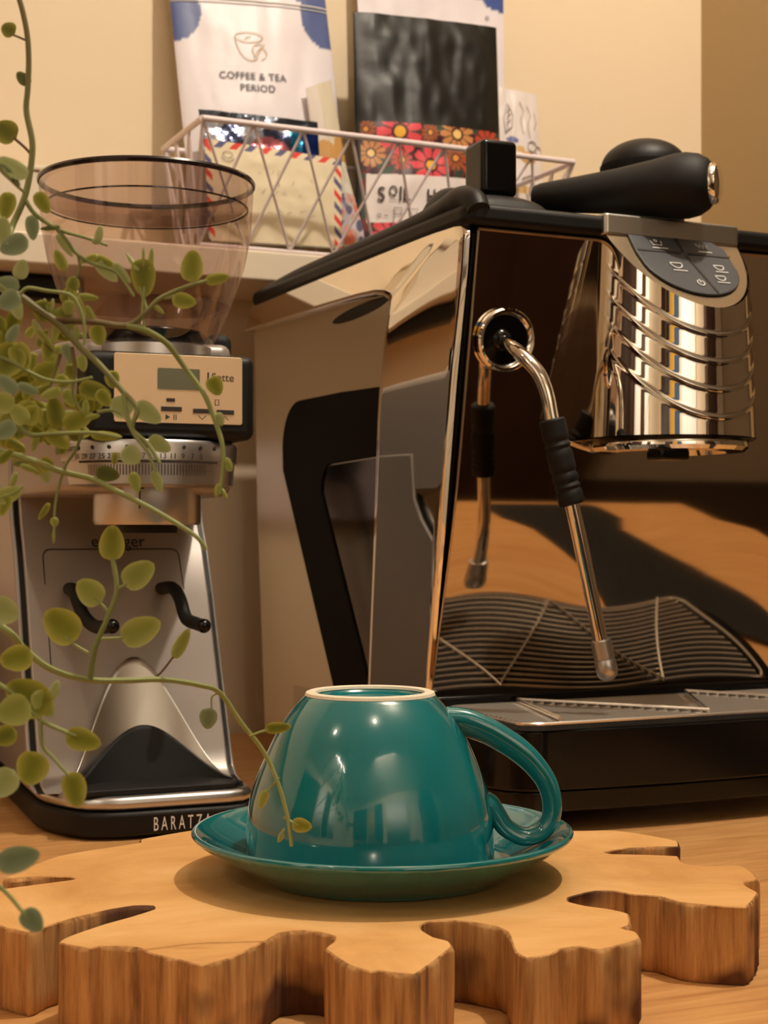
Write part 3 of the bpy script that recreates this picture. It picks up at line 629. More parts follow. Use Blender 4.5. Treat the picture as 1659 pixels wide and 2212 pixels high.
# head, dial and collar
AU, AB = 0.0439, 0.0362
gp_('upper_body', G().prism([(-0.024, 0.232), (-0.024, 0.10), (-0.018, 0.06), (-0.012, 0.03), (0.0, 0.01), (0.09, 0.01), (0.104, 0.06), (0.106, 0.232)], 'z', 0.207, 0.300), 'silver', bevel=0.006)
dl = gp_('grind_dial', G().lathe([(0.0, 0.2385), (0.0545, 0.2385), (0.0557, 0.2365), (0.0555, 0.2265), (0.0540, 0.2263), (0.0530, 0.2125), (0.0500, 0.2110), (0.0, 0.2110)], (AU, AB, 0), 96), 'satin', smooth=True)
dl['label'] = 'silver dial with printed numbers'
tk = G(); R_ = 0.0544
def dp(x, z, r=R_): a = -PI / 2 + x / r; return (AU + r * math.cos(a), AB + r * math.sin(a), z)
AOFF = -0.0195                                            # front of the dial as the camera sees it
for i in range(40):
    x = AOFF - 0.030 + i * 0.0019; strokes(tk, [[(x, 0.2175), (x, 0.2238)]], 0.0004, lambda a, b: dp(a, b, R_ - 0.0002))
strokes(tk, [[(AOFF - 0.038 + i * 0.004, 0.2255) for i in range(24)]], 0.0013, lambda a, b: dp(a, b, 0.0558))
obj('tick_mark', tk, MT['ink'], dl, recalc=False)
dots = G()
for i in range(9):
    x = AOFF - 0.039 + i * 0.0113; n0 = len(dots.v); dots.v += [dp(x + 0.0012 * math.cos(a), 0.2340 + 0.0012 * math.sin(a), 0.0561) for a in [2 * PI * k / 12 for k in range(12)]]; dots.f.append(tuple(range(n0, n0 + 12)))
obj('dial_dot', dots, MT['ink'], dl, recalc=False)
for i in range(14): text_on('dial_number', str(31 - 2 * i), 0.0046, lambda x, y, i=i: dp(AOFF - 0.040 + i * 0.0062 + x, 0.2272 + y, 0.0560), MT['ink'], dl, 'CENTER')
text_on('dial_word', 'Coarse', 0.0052, lambda x, y: dp(AOFF - 0.054 + x, 0.2325 + y, 0.0562), MT['ink'], dl)
co = gp_('dial_collar', G().lathe([(0.0, 0.2115), (0.0330, 0.2115), (0.0333, 0.1910), (0.0322, 0.1885), (0.0, 0.1885)], (AU, AB, 0), 72), 'satin', smooth=True)
mk = strokes(G(), [[(-0.0122, 0.2105), (-0.0122, 0.198)], [(-0.0150, 0.2103), (-0.0095, 0.2103)]], 0.0009, lambda a, b: (AU + 0.0335 * math.cos(-PI / 2 + a / 0.0335), AB + 0.0335 * math.sin(-PI / 2 + a / 0.0335), b))
obj('index_mark', mk, MT['ink'], co, recalc=False)
gp_('grounds_chute', G().lathe([(0.0, 0.1886), (0.019, 0.1886), (0.0185, 0.1835), (0.0165, 0.1835), (0.0165, 0.187), (0.0, 0.187)], (AU, AB, 0), 48), 'black', smooth=True)
# control box
bx = gp_('control_box', G().box((-0.0035, -0.0130, 0.2395), (0.0990, 0.0700, 0.2905)), 'black', bevel=0.0055, bseg=5)
def cb(x, z, h=0.0002): return (x, -0.0130 - h, z)
gp_2 = G().prism(rrect(0.0125, 0.2485, 0.0905, 0.2890, 0.0015), 'y', -0.0137, -0.0129)
fpz = obj('face_plate', gp_2, MT['plate'], bx, bevel=0.0002)
obj('display', G().prism(rrect(0.0385, 0.2685, 0.0640, 0.2810, 0.0006), 'y', -0.0141, -0.0136), MT['lcd'], bx)
kb = G(); h_ = 0.0008
for x0, x1, z0, z1 in [(0.0245, 0.0290, 0.2565, 0.2590), (0.0405, 0.0530, 0.2555, 0.2582), (0.0438, 0.0488, 0.2612, 0.2632), (0.0600, 0.0712, 0.2548, 0.2575), (0.0745, 0.0852, 0.2545, 0.2572), (0.0245, 0.0268, 0.2515, 0.2542)]:
    kb.box((x0, -0.0142, z0), (x1, -0.0136, z1))
obj('button', kb, MT['ink'], bx)
ic = G(); fn_ = lambda x, y: cb(x, y, 0.0009)
ic.add([fn_(0.0432, 0.2505), fn_(0.0432, 0.2537), fn_(0.0460, 0.2521)], [(0, 1, 2)])
strokes(ic, [[(0.0483, 0.2505), (0.0483, 0.2537)], [(0.0496, 0.2505), (0.0496, 0.2537)], [(0.0632, 0.2535), (0.0655, 0.2512), (0.0678, 0.2535)], [(0.0772, 0.2512), (0.0795, 0.2535), (0.0818, 0.2512)], [(0.0735, 0.2600), (0.0735, 0.2632), (0.0758, 0.2632), (0.0758, 0.2600), (0.0735, 0.2600)]], 0.00045, fn_)
strokes(ic, [[(0.0692, 0.2740), (0.0692, 0.2795)]], 0.0010, fn_)
obj('icon', ic, MT['ink'], bx, recalc=False)
text_on('model_word', 'Sette', 0.0068, lambda x, y: cb(0.0712 + x, 0.2745 + y, 0.0009), MT['ink'], bx)
gp_('hopper_ring', G().lathe([(0.0, 0.2985), (0.0395, 0.2985), (0.0425, 0.2972), (0.0428, 0.2906), (0.0, 0.2906)], (AU, AB, 0), 72), 'satin', smooth=True)
gp_('hopper_neck', G().lathe([(0.0, 0.3075), (0.036, 0.3075), (0.0372, 0.306), (0.0372, 0.2985), (0.0, 0.2985)], (AU, AB, 0), 64), 'blackgl', smooth=True)
gp_('hopper_latch', G().box((0.088, 0.052, 0.290), (0.104, 0.080, 0.312)), 'rubber', bevel=0.005)
hpf = [(0.0400, 0.2986), (0.0420, 0.3020), (0.0450, 0.3080), (0.0505, 0.3200), (0.0555, 0.3345), (0.0605, 0.3500), (0.0635, 0.3640), (0.0650, 0.3760), (0.0660, 0.3990)]
hin = [(r - 0.0018, z) for r, z in hpf[::-1]]
hop = gp_('hopper', G().lathe(hpf, (AU, AB, 0), 96), 'smoke', smooth=True)
hop['label'] = 'smoked translucent bean hopper'
obj('hopper_rim', G().lathe([(0.0655, 0.3988), (0.0668, 0.3990), (0.0672, 0.4008), (0.0664, 0.4022), (0.0650, 0.4018), (0.0650, 0.3995), (0.0655, 0.3988)], (AU, AB, 0), 96), MT['rimdark'], hop, smooth=True)
obj('lid', G().lathe([(0.0648, 0.4010), (0.0630, 0.4005), (0.0615, 0.3865), (0.0600, 0.3855), (0.0, 0.3850)], (AU, AB, 0), 96), MT['smoke'], hop, smooth=True)
obj('lid_seal', G().lathe([(0.0618, 0.3856), (0.0630, 0.3856), (0.0630, 0.3848), (0.0618, 0.3848), (0.0618, 0.3856)], (AU, AB, 0), 96), MT['rimdark'], hop, smooth=True)
obj('inner_funnel', G().lathe([(0.052, 0.3240), (0.040, 0.3190), (0.026, 0.3110), (0.012, 0.3078)], (AU, AB, 0), 64), MT['smoke'], hop, smooth=True)

# ------------------------------------------------------------------ wire basket on the shelf
bk = thing('wire_basket', 'white wire basket with zigzag sides standing on the shelf full of coffee bags', 'basket', OM, AM)
BT = dict(u0=-0.060, u1=0.292, b0=0.345, b1=0.455, z=0.521); BB = dict(u0=-0.048, u1=0.280, b0=0.392, b1=0.448, z=0.4275)
def top(u, b): return (lerp(BT['u0'], BT['u1'], u), lerp(BT['b0'], BT['b1'], b), BT['z'])
def bot(u, b): return (lerp(BB['u0'], BB['u1'], u), lerp(BB['b0'], BB['b1'], b), BB['z'])
rim = G().tube([top(0, 0), top(1, 0)], 0.0026, 12).tube([top(1, 0), top(1, 1)], 0.0026, 12).tube([top(1, 1), top(0, 1)], 0.0026, 12).tube([top(0, 1), top(0, 0)], 0.0026, 12)
obj('rim', rim, MT['wire'], bk, smooth=True)
brm = G().tube([bot(0, 0), bot(1, 0)], 0.002, 10).tube([bot(1, 0), bot(1, 1)], 0.002, 10).tube([bot(1, 1), bot(0, 1)], 0.002, 10).tube([bot(0, 1), bot(0, 0)], 0.002, 10)
for i in range(1, 9): brm.tube([bot(i / 9, 0), bot(i / 9, 1)], 0.0012, 8)
obj('bottom_frame', brm, MT['wire'], bk, smooth=True)
for side_b in (0, 1):
    zw = G(); NP = 8
    for i in range(NP + 1):
        for d in (-1, 1):
            j = i + d
            if 0 <= j <= NP: zw.tube([top(i / NP, side_b), bot(j / NP, side_b)], 0.0013, 8)
    obj('side_wires', zw, MT['wire'], bk, smooth=True)
for uu in (0, 1):
    zw = G(); NP = 3
    for i in range(NP + 1):
        for d in (-1, 1):
            j = i + d
            if 0 <= j <= NP: zw.tube([top(uu, i / NP), bot(uu, j / NP)], 0.0013, 8)
    for (i, j) in ((0, 0), (1, 1)): zw.tube([top(uu, i), bot(uu, j)], 0.0013, 8)
    obj('end_wires', zw, MT['wire'], bk, smooth=True)

# ------------------------------------------------------------------ bags
def onb(px, py, b0):                                     # point of the plane depth = b0 (machine frame) under a pixel of the photo
    t_ = (px - CX) / FP; c, s = math.cos(AM), math.sin(AM)
    u = (t_ * (OM.y + b0 * c) - (OM.x - b0 * s)) / (c - t_ * s); Y = OM.y + u * s + b0 * c
    return (u, CH - (py - HY) / FP * Y)
def bag(name, label, cat, corners, b0, b1, bulge, thick, colfn, mat, nu=90, nv=120, seed=1, crump=0.0012, back=(0.8, 0.78, 0.74)):
    # corners: TL, TR, BR, BL as (u, z); b0 depth at the bottom, b1 at the top
    TL, TR, BR, BL = corners; zb = min(BL[1], BR[1]); zt_ = max(TL[1], TR[1])
    def S(s, t, h=0.0):                                   # s 0..1 left to right, t 0..1 bottom to top
        u = lerp(lerp(BL[0], BR[0], s), lerp(TL[0], TR[0], s), t); z = lerp(lerp(BL[1], BR[1], s), lerp(TL[1], TR[1], s), t)
        b = lerp(b0, b1, (z - zb) / (zt_ - zb))
        bl = bulge * (max(0, math.sin(PI * s)) ** 0.6) * (max(0, math.sin(PI * min(1, 0.06 + (1 - t) * 0.72))) ** 0.7)
        cr = crump * (noise.noise(Vector((s * 4 + seed, t * 6, 0))) + 0.6 * noise.noise(Vector((s * 11 + seed, t * 9, 3)))) * min(1, 8 * s, 8 * (1 - s))
        return Vector((u, b - bl - cr - h, z))
    r = thing(name, label, cat, OM, AM)
    g3 = G(); g3.grid(lambda a, b: S(a, b), nu, nv)
    g3.c = [colfn(i / nu, j / nv) for i in range(nu + 1) for j in range(nv + 1)]
    obj('front', g3, mat, r, smooth=True, recalc=False)
    def B(s, t):
        p = S(s, t); e = min(1, 10 * s, 10 * (1 - s), 10 * (1 - t)); q = Vector((p.x, lerp(b0, b1, (p.z - zb) / (zt_ - zb)) + thick * max(0, e) * (0.25 + 0.75 * (1 - t)), p.z)); 
        if e <= 0: q = p
        return q
    g4 = G(); g4.grid(B, 24, 24); g4.grid(lambda a, b: lerp(Vector(S(a, 0)), Vector(B(a, 0)), b), 24, 2)
    g4.c = [back] * len(g4.v)
    obj('back', g4, mat, r, smooth=True)
    return r, S
Lc = lambda *c: sc(c)[:3]
WHT = Lc(228, 220, 226); NAVY = Lc(74, 88, 138)
def ell(s, t, cs, ct, rs, rt): return ((s - cs) / rs) ** 2 + ((t - ct) / rt) ** 2 < 1
# white coffee and tea bag
cA = [onb(352, -150, 0.485), onb(690, -120, 0.485), onb(765, 520, 0.44), onb(418, 505, 0.44)]
def colA(s, t):
    if ell(s, t, 0.0, 0.735, 0.17, 0.105) or ell(s, t, 0.97, 0.74, 0.17, 0.105) or ell(s, t, 0.86, 0.84, 0.13, 0.06): return NAVY
    if ell(s, t, 0.14, 0.86, 0.12, 0.07): return Lc(196, 170, 186)
    return WHT
r, S = bag('coffee_bag', 'white coffee bag reading COFFEE & TEA PERIOD with blue corner blobs', 'coffee bag', cA, 0.44, 0.487, 0.012, 0.008, colA, MT['bag'], seed=1)
WA = 0.145; HA = 0.27
fa = lambda x, y: S(0.44 + x / WA, 0.515 + y / HA, 0.0012)
text_on('print', 'COFFEE & TEA', 0.0086, lambda x, y: fa(x, y - 0.002), MT['slate'], r, 'CENTER', 1.1, 0.00012)
text_on('print', 'PERIOD', 0.0086, lambda x, y: fa(x + 0.003, y - 0.0125), MT['slate'], r, 'CENTER', 1.1, 0.00012)
lg = strokes(G(), [arc(0, 0.036, 0.0125, 0.0045, 0, 360, 28), arc(0, 0.036, 0.0125, 0.021, 180, 300, 20), arc(0.0085, 0.024, 0.0065, 0.006, 60, 240, 12) + [(0.0135, 0.030)], arc(0.008, 0.022, 0.0065, 0.006, -80, 60, 12), [(0.003, 0.018), (0.006, 0.023), (0.010, 0.027)], [(-0.004, 0.034), (-0.001, 0.0365), (0.001, 0.0355), (0.001, 0.038)]], 0.0007, fa)
obj('logo', lg, MT['gold'], r, recalc=False)
zp = G().tube([S(i / 30, 0.775, 0.0006) for i in range(31)], 0.0008, 6).tube([S(i / 30, 0.763, 0.0006) for i in range(31)], 0.0005, 6)
o = obj('zip_seal', zp, MT['white'], r, smooth=True)
# beige packet beside it
cB = [onb(658, 192, 0.447), onb(715, 172, 0.447), onb(778, 525, 0.424), onb(706, 525, 0.424)]
colB = lambda s, t: Lc(190, 140, 70) if ell(s, t, 0.30, 0.46, 0.52, 0.19) or ell(s, t, 0.95, 0.58, 0.3, 0.10) else (Lc(212, 200, 190) if s < 0.45 else Lc(204, 192, 168))
bag('paper_packet', 'narrow beige packet with ochre circles leaning in front of the white bag', 'packet', cB, 0.424, 0.447, 0.004, 0.003, colB, MT['paper'], 40, 90, seed=3, crump=0.0004)
# foil packet
cC = [onb(428, 236, 0.424), onb(686, 264, 0.424), onb(700, 520, 0.412), onb(470, 505, 0.412)]
def colC(s, t):
    if t > 0.93: return Lc(70, 74, 84)
    if s > 0.74: return Lc(20, 50, 120) if s > 0.84 else Lc(30, 110, 150)
    if ell(s, t, 0.55, 0.70, 0.18, 0.12): return Lc(190, 110, 120)
    return Lc(176, 180, 196) if noise.noise(Vector((s * 6, t * 8, 2))) > 0 else Lc(60, 66, 92)
bag('foil_packet', 'shiny silver and blue foil packet standing behind the striped envelope bag', 'packet', cC, 0.412, 0.424, 0.006, 0.004, colC, MT['foilp'], 60, 60, seed=5, crump=0.002)
# airmail bag
cD = [onb(441, 299, 0.400), onb(738, 345, 0.400), onb(738, 536, 0.402), onb(452, 520, 0.402)]
CREAM = Lc(236, 222, 190)
def colD(s, t):
    w, h = 0.116, 0.090; x = s * w; y = (1 - t) * h
    if y < 0.0065:
        k_ = (x + y * 0.9) / 0.0125; f_ = k_ - math.floor(k_)
        if f_ < 0.5: return Lc(222, 62, 48) if int(math.floor(k_)) % 2 == 0 else Lc(84, 84, 130)
    if x > w - 0.0075 or x < 0.005:
        k_ = (y - (x if x < 0.01 else x) * 1.2) / 0.0125; f_ = k_ - math.floor(k_)
        if f_ < 0.5: return Lc(222, 62, 48) if int(math.floor(k_)) % 2 == 0 else Lc(84, 84, 130)
    return CREAM
r, S = bag('airmail_bag', 'cream airmail envelope style coffee bag edged with red and blue stripes', 'coffee bag', cD, 0.402, 0.400, 0.005, 0.004, colD, MT['paper'], 200, 160, seed=8, crump=0.0006)
sd = G(); rnd = random.Random(4)
fd = lambda x, y: S(x / 0.116, y / 0.090, 0.0009)
for (x, y) in [(0.045, 0.066), (0.053, 0.067), (0.061, 0.066), (0.088, 0.063), (0.100, 0.064), (0.045, 0.048), (0.056, 0.047), (0.064, 0.049), (0.079, 0.047), (0.050, 0.030), (0.060, 0.031), (0.068, 0.030), (0.080, 0.030), (0.088, 0.028), (0.072, 0.058), (0.060, 0.056)]:
    strokes(sd, [[(x + rnd.uniform(-0.003, 0.003), y + rnd.uniform(-0.003, 0.003)) for _ in range(3)]], 0.00035, fd)
obj('handwriting', sd, MT['pencil'], r, recalc=False)
sd = strokes(G(), [arc(0.018, 0.078, 0.004, 0.003, 0, 360, 12), arc(0.018, 0.076, 0.005, 0.004, 180, 360, 8)], 0.0005, fd)
obj('stamp', sd, MT['slate'], r, recalc=False)
# clear flowery packet
cE = [onb(722, 350, 0.409), onb(744, 350, 0.409), onb(795, 530, 0.407), onb(712, 530, 0.407)]
def colE(s, t):
    v = noise.noise(Vector((s * 3, t * 6, 9)))
    if t > 0.62: return Lc(206, 200, 186)
    if v > 0.22: return Lc(206, 110, 84)
    if v > -0.02: return Lc(204, 160, 150)
    if v > -0.25: return Lc(196, 188, 196)
    return Lc(96, 92, 120)
bag('flower_packet', 'small glossy packet with pink and grey flowers beside the airmail bag', 'packet', cE, 0.407, 0.409, 0.003, 0.003, colE, MT['foilp'].copy() if False else MT['bag'], 40, 80, seed=9, crump=0.001)
# white bag behind the black one
cG = [onb(762, -160, 0.486), onb(1086, -150, 0.486), onb(1092, 520, 0.466), onb(800, 505, 0.466)]
def colG(s, t):
    if ell(s, t, 0.93, 0.82, 0.24, 0.055) or ell(s, t, 0.06, 0.83, 0.16, 0.055) or ell(s, t, 1.0, 0.78, 0.16, 0.048): return Lc(52, 74, 140)
    return WHT
r, S = bag('coffee_bag', 'tall white bag with blue blobs standing behind the black bag', 'coffee bag', cG, 0.466, 0.486, 0.003, 0.004, colG, MT['bag'], seed=12)
fg = lambda x, y: S(0.86 + x / 0.15, 0.702 + y / 0.27, 0.001)
text_on('print', '\u00ae', 0.006, fg, MT['slate'], r)
# black bag with floral label
cF = [onb(762, 26, 0.440), onb(1072, 60, 0.440), onb(1088, 520, 0.408), onb(770, 520, 0.408)]
FL = []
rf = random.Random(11)
FL = [(0.27, 0.47, 0.145, 0), (0.66, 0.47, 0.12, 2), (0.89, 0.44, 0.10, 1), (0.47, 0.325, 0.125, 0), (0.09, 0.375, 0.09, 2), (0.80, 0.335, 0.11, 1), (0.06, 0.48, 0.06, 3), (0.64, 0.36, 0.08, 3), (0.97, 0.37, 0.07, 0), (0.47, 0.47, 0.06, 3), (0.28, 0.345, 0.07, 1), (0.20, 0.02, 0.12, 0), (0.5, 0.04, 0.10, 2), (0.78, 0.05, 0.12, 1)]
PET = [Lc(214, 74, 84), Lc(176, 66, 48), Lc(188, 130, 80), Lc(150, 84, 52)]; CEN = [Lc(226, 170, 60), Lc(232, 180, 80), Lc(228, 190, 120), Lc(216, 150, 70)]
def colF(s, t):
    if t > 0.515 - 0.02 * s: return Lc(20, 20, 18)
    if 0.075 < t < 0.285 - 0.02 * s and s > 0.055: return Lc(228, 218, 216)
    if s < 0.03: return Lc(30, 30, 28)
    for cs2, ct2, r2, k2 in FL:
        dx = s - cs2; dy = (t - ct2) * 1.45; d = math.hypot(dx, dy)
        if d < r2:
            if d < r2 * 0.25: return CEN[k2]
            if d < r2 * 0.38: return Lc(70, 30, 30)
            a = math.atan2(dy, dx); npet = 9 + k2
            if abs(math.sin(a * npet / 2)) > 0.30 + 0.5 * max(0, d / r2 - 0.72) * 3: return PET[k2]
    v = noise.noise(Vector((s * 16, t * 22, 5)))
    return Lc(48, 66, 54) if v > 0.12 else (Lc(104, 46, 40) if v > -0.1 else Lc(54, 28, 36))
r, S = bag('coffee_bag', 'black coffee bag with floral band and white SOIL label', 'coffee bag', cF, 0.408, 0.440, 0.012, 0.008, colF, MT['bagblack'], 220, 300, seed=15, crump=0.0022, back=(0.012, 0.012, 0.011))
ff_ = lambda x, y: S(0.09 + x / 0.135, 0.165 + y / 0.20, 0.0016)
text_on('print', 'S', 0.0175, lambda x, y: ff_(0.004 + x * 0.8, y), MT['ink'], r, bold=0.0002)
text_on('print', 'O', 0.0125, lambda x, y: ff_(0.0130 + x * 0.75, y + 0.0042), MT['ink'], r, bold=0.0002)
text_on('print', 'IL', 0.0175, lambda x, y: ff_(0.0215 + x * 0.8, y), MT['ink'], r, bold=0.0002)
text_on('print', 'H N', 0.0175, lambda x, y: ff_(0.046 + x * 0.7, y - 0.002), MT['ink'], r, bold=0.0004)
im = strokes(G(), [[(0.0135, 0.0012), (0.0205, 0.0012)], arc(0.006, -0.012, 0.0015, 0.0015, 0, 360, 10), [(0.010, -0.012), (0.0135, -0.0125)],
    [(0.018, -0.006), (0.025, -0.006), (0.024, -0.012), (0.0255, -0.020), (0.0175, -0.020), (0.019, -0.012), (0.018, -0.006)], [(0.0185, -0.011), (0.0245, -0.011)], [(0.031, -0.007), (0.039, -0.007), (0.036, -0.013), (0.039, -0.020), (0.031, -0.020), (0.034, -0.013), (0.031, -0.007)]], 0.0006, ff_)
obj('icon', im, MT['slate'], r, recalc=False)
# line drawing bag
cH = [onb(1062, 186, 0.470), onb(1158, 205, 0.470), onb(1182, 520, 0.450), onb(1070, 520, 0.450)]
def colH(s, t):
    if ell(s, t, 0.72, 0.66 - 0.0, 0.12, 0.05): return WHT
    if ell(s, t, 0.68, 0.545, 0.18, 0.045): return Lc(196, 150, 90)
    if ell(s, t, 0.36, 0.655, 0.13, 0.022): return Lc(96, 100, 150)
    if ell(s, t, 0.52, 0.60, 0.09, 0.022): return Lc(206, 170, 110)
    if ell(s, t, 0.02, 0.95, 0.08, 0.03): return Lc(196, 150, 90)
    if ell(s, t, 0.55, 0.33, 0.13, 0.03): return Lc(206, 170, 110)
    return Lc(226, 216, 214)
r, S = bag('coffee_bag', 'small white bag with thin botanical line drawings at the right end of the basket', 'coffee bag', cH, 0.450, 0.470, 0.006, 0.006, colH, MT['bag'], 80, 120, seed=18, crump=0.001)
fh = lambda x, y: S(x, y, 0.0012)
DRAW = [[(0.22, 0.70), (0.20, 0.80), (0.30, 0.90), (0.40, 0.82), (0.36, 0.74), (0.22, 0.70)], [(0.26, 0.72), (0.32, 0.88)], [(0.26, 0.76), (0.34, 0.79)], [(0.27, 0.80), (0.35, 0.83)], [(0.28, 0.84), (0.34, 0.86)],
    [(0.55, 0.92), (0.64, 0.86), (0.56, 0.80), (0.60, 0.70)], [(0.72, 0.90), (0.80, 0.84), (0.70, 0.77), (0.74, 0.68)], [(0.88, 0.86), (0.92, 0.80), (0.84, 0.74)], arc(0.78, 0.625, 0.1, 0.035, 0, 360, 14), arc(0.92, 0.60, 0.08, 0.03, 0, 360, 14), [(0.5, 0.40), (0.72, 0.43), (0.80, 0.33), (0.58, 0.29), (0.5, 0.40)], [(0.2, 0.52), (0.3, 0.46), (0.25, 0.40)]]
for d_ in DRAW: obj('line_drawing', strokes(G(), [d_], 0.011, fh), MT['pencil'], r, recalc=False)

# ------------------------------------------------------------------ small things at the left edge
t = thing('cloth_pouch', 'crumpled grey cloth pouch standing left of the grinder', 'pouch', (-0.335, 1.12, 0))
def pch(a, b):
    an = 2 * PI * a; r = 0.050 * (1 - 0.30 * b ** 2) * (1 + 0.10 * noise.noise(Vector((math.cos(an) * 2, math.sin(an) * 2, b * 4))) * 2); 
    if b == 0: r *= 0.97
    return (r * math.cos(an), r * math.sin(an), 0.0005 + 0.118 * b + 0.006 * math.sin(an * 3) * b)
obj('cloth', G().grid(pch, 48, 20), MT['pouch'], t, smooth=True, recalc=False, solid=0.002)
obj('drawstring', G().tube([(0.0385 * math.cos(a), 0.0385 * math.sin(a), 0.104) for a in [2 * PI * i / 30 for i in range(31)]], 0.002, 8), MT['rubber'], t, smooth=True)
t = thing('canister', 'pale pink canister behind the grey pouch at the left edge', 'canister', (-0.376, 1.25, 0))
obj('body', G().lathe([(0, 0.0005), (0.042, 0.0005), (0.044, 0.004), (0.044, 0.13), (0.040, 0.134), (0, 0.134)], seg=40), MT['pale'], t, smooth=True)
obj('lid', G().lathe([(0, 0.150), (0.040, 0.150), (0.0435, 0.147), (0.0435, 0.1345), (0, 0.1345)], seg=40), MT['pale'], t, smooth=True)

# ------------------------------------------------------------------ trailing plant
pl = thing('potted_plant', 'trailing green plant with small rounded leaves reaching in from the left edge', 'plant', (-0.335, 0.50, 0))
PO = Vector((-0.335, 0.50, 0))
obj('pot', G().lathe([(0, 0.0005), (0.045, 0.0005), (0.060, 0.10), (0.062, 0.104), (0.058, 0.104), (0.055, 0.09), (0, 0.09)], seg=48), MT['pot'], pl, smooth=True)
obj('soil', G().lathe([(0, 0.096), (0.03, 0.095), (0.0552, 0.0925)], seg=32), MT['soil'], pl, smooth=True)
BRN = Lc(108, 78, 52); GRN = Lc(150, 158, 96); GRD = Lc(118, 124, 66)
SG = G(); SG.c = []
def stem(pts, r0, r1, c0, c1, root=None):
    ps = [at(*p) - PO for p in pts]
    if root is not None: ps = [Vector(q) for q in root] + ps
    sp = spline(ps, 6); n = len(sp); k0 = len(SG.v)
    SG.tube(sp, [1.15 * lerp(r0, r1, i / (n - 1)) for i in range(n)], 8)
    for i in range(len(SG.v) - k0):
        t_ = (i // 8) / (n - 1); SG.c.append(tuple(lerp(a, b, t_) for a, b in zip(c0, c1)))
def rt(x, y, z0=0.13): return [(0.01, y * 0.02, 0.092), (x * 0.3, y, z0)]
D = 0.50
stem([(-60, -60, .50), (20, -40, .50), (42, 0, .50), (58, 70, .50), (62, 130, .50), (60, 190, .50), (57, 240, .50), (69, 300, .50), (69, 340, .50), (60, 400, .50), (48, 440, .50), (28, 485, .50), (12, 530, .49)], .0007, .0010, BRN, GRN, [(0.0, 0, 0.092), (0.05, 0.0, 0.28)])
stem([(52, 425, .50), (75, 462, .50), (130, 497, .50), (190, 515, .50), (232, 530, .505)], .0007, .0004, GRD, GRN)
stem([(118, 488, .50), (148, 525, .50), (166, 548, .50), (200, 570, .50), (240, 582, .50), (262, 600, .50), (290, 640, .50)], .0006, .0004, GRD, GRN)
stem([(168, 550, .50), (172, 580, .50), (160, 610, .50), (148, 640, .50)], .0004, .0003, GRD, GRN)
stem([(-200, 600, .50), (-60, 610, .50), (25, 631, .50), (80, 667, .50), (127, 700, .50), (174, 750, .50), (217, 790, .50), (268, 848, .50), (297, 885, .50), (285, 925, .50), (320, 960, .50), (345, 1000, .50)], .0016, .0005, BRN, GRN, [(0.0, 0, 0.092), (0.03, 0.0, 0.22)])
stem([(115, 692, .50), (200, 695, .50), (275, 703, .50), (318, 672, .50), (345, 645, .50), (400, 620, .50), (448, 606, .50)], .0010, .0005, BRN, GRN)
stem([(275, 703, .50), (315, 714, .50), (360, 742, .505), (400, 795, .51), (440, 850, .51), (465, 910, .51), (480, 960, .51), (482, 1010, .51), (475, 1068, .51)], .0009, .0006, GRN, GRN)
stem([(318, 672, .50), (308, 640, .50), (300, 620, .50)], .0005, .0004, GRN, GRN)
stem([(310, 705, .50), (308, 670, .50), (312, 620, .50)], .0005, .0004, GRN, GRN)
stem([(-200, 930, .50), (0, 975, .50), (70, 995, .50), (130, 1018, .50), (200, 1035, .50), (250, 1060, .50), (320, 1095, .50), (380, 1130, .50), (425, 1160, .50), (447, 1188, .50)], .0011, .0006, GRN, GRN, [(0.0, 0, 0.092), (0.03, 0.0, 0.16)])
stem([(-200, 1250, .50), (0, 1352, .50), (50, 1400, .505), (110, 1445, .51), (190, 1468, .52), (270, 1470, .53), (350, 1468, .54), (430, 1480, .55), (475, 1497, .56), (520, 1560, .565), (570, 1625, .57), (600, 1690, .57), (620, 1760, .57), (630, 1828, .57)], .0012, .0006, GRN, GRN, [(0.0, 0, 0.092), (0.06, 0.0, 0.13)])
stem([(195, 1466, .52), (205, 1400, .52), (232, 1335, .52), (252, 1275, .52), (243, 1205, .52)], .0009, .0007, GRD, GRN)
stem([(190, 1410, .52), (165, 1395, .52), (140, 1375, .52)], .0005, .0004, GRN, GRN)
stem([(232, 1320, .52), (215, 1300, .52), (205, 1290, .52)], .0005, .0004, GRN, GRN)
stem([(252, 1272, .52), (275, 1262, .52)], .0005, .0004, GRN, GRN)
stem([(215, 1380, .52), (265, 1378, .52)], .0005, .0004, GRN, GRN)
stem([(330, 1468, .54), (350, 1450, .54), (375, 1418, .54)], .0004, .0003, BRN, BRN)
stem([(-150, 1420, .47), (0, 1480, .47), (60, 1530, .47), (95, 1560, .47), (140, 1580, .47), (165, 1590, .47)], .0008, .0005, GRD, GRN, [(0.0, 0, 0.092), (0.08, -0.01, 0.12)])
stem([(88, 1555, .47), (92, 1610, .47), (118, 1640, .47), (150, 1678, .47)], .0006, .0004, GRN, GRN)
stem([(-150, 830, .49), (0, 868, .49), (30, 905, .49), (62, 938, .49), (120, 937, .49), (200, 935, .49), (260, 945, .49)], .0010, .0005, GRD, GRN, [(0.0, 0, 0.092), (0.05, 0.0, 0.16)])
stem([(-150, 740, .49), (0, 772, .49), (60, 802, .49), (100, 820, .49), (150, 825, .49), (200, 815, .49)], .0008, .0004, GRD, GRN, [(0.0, 0, 0.092), (0.05, 0.0, 0.18)])
stem([(130, 765, .50), (120, 800, .50), (105, 845, .50)], .0006, .0004, BRN, GRN)
stem([(155, 750, .50), (162, 800, .50), (158, 850, .50), (175, 890, .50)], .0006, .0004, BRN, GRN)
stem([(178, 925, .50), (165, 970, .50), (140, 1010, .50), (120, 1085, .50), (117, 1158, .50)], .0005, .0003, GRD, GRN)
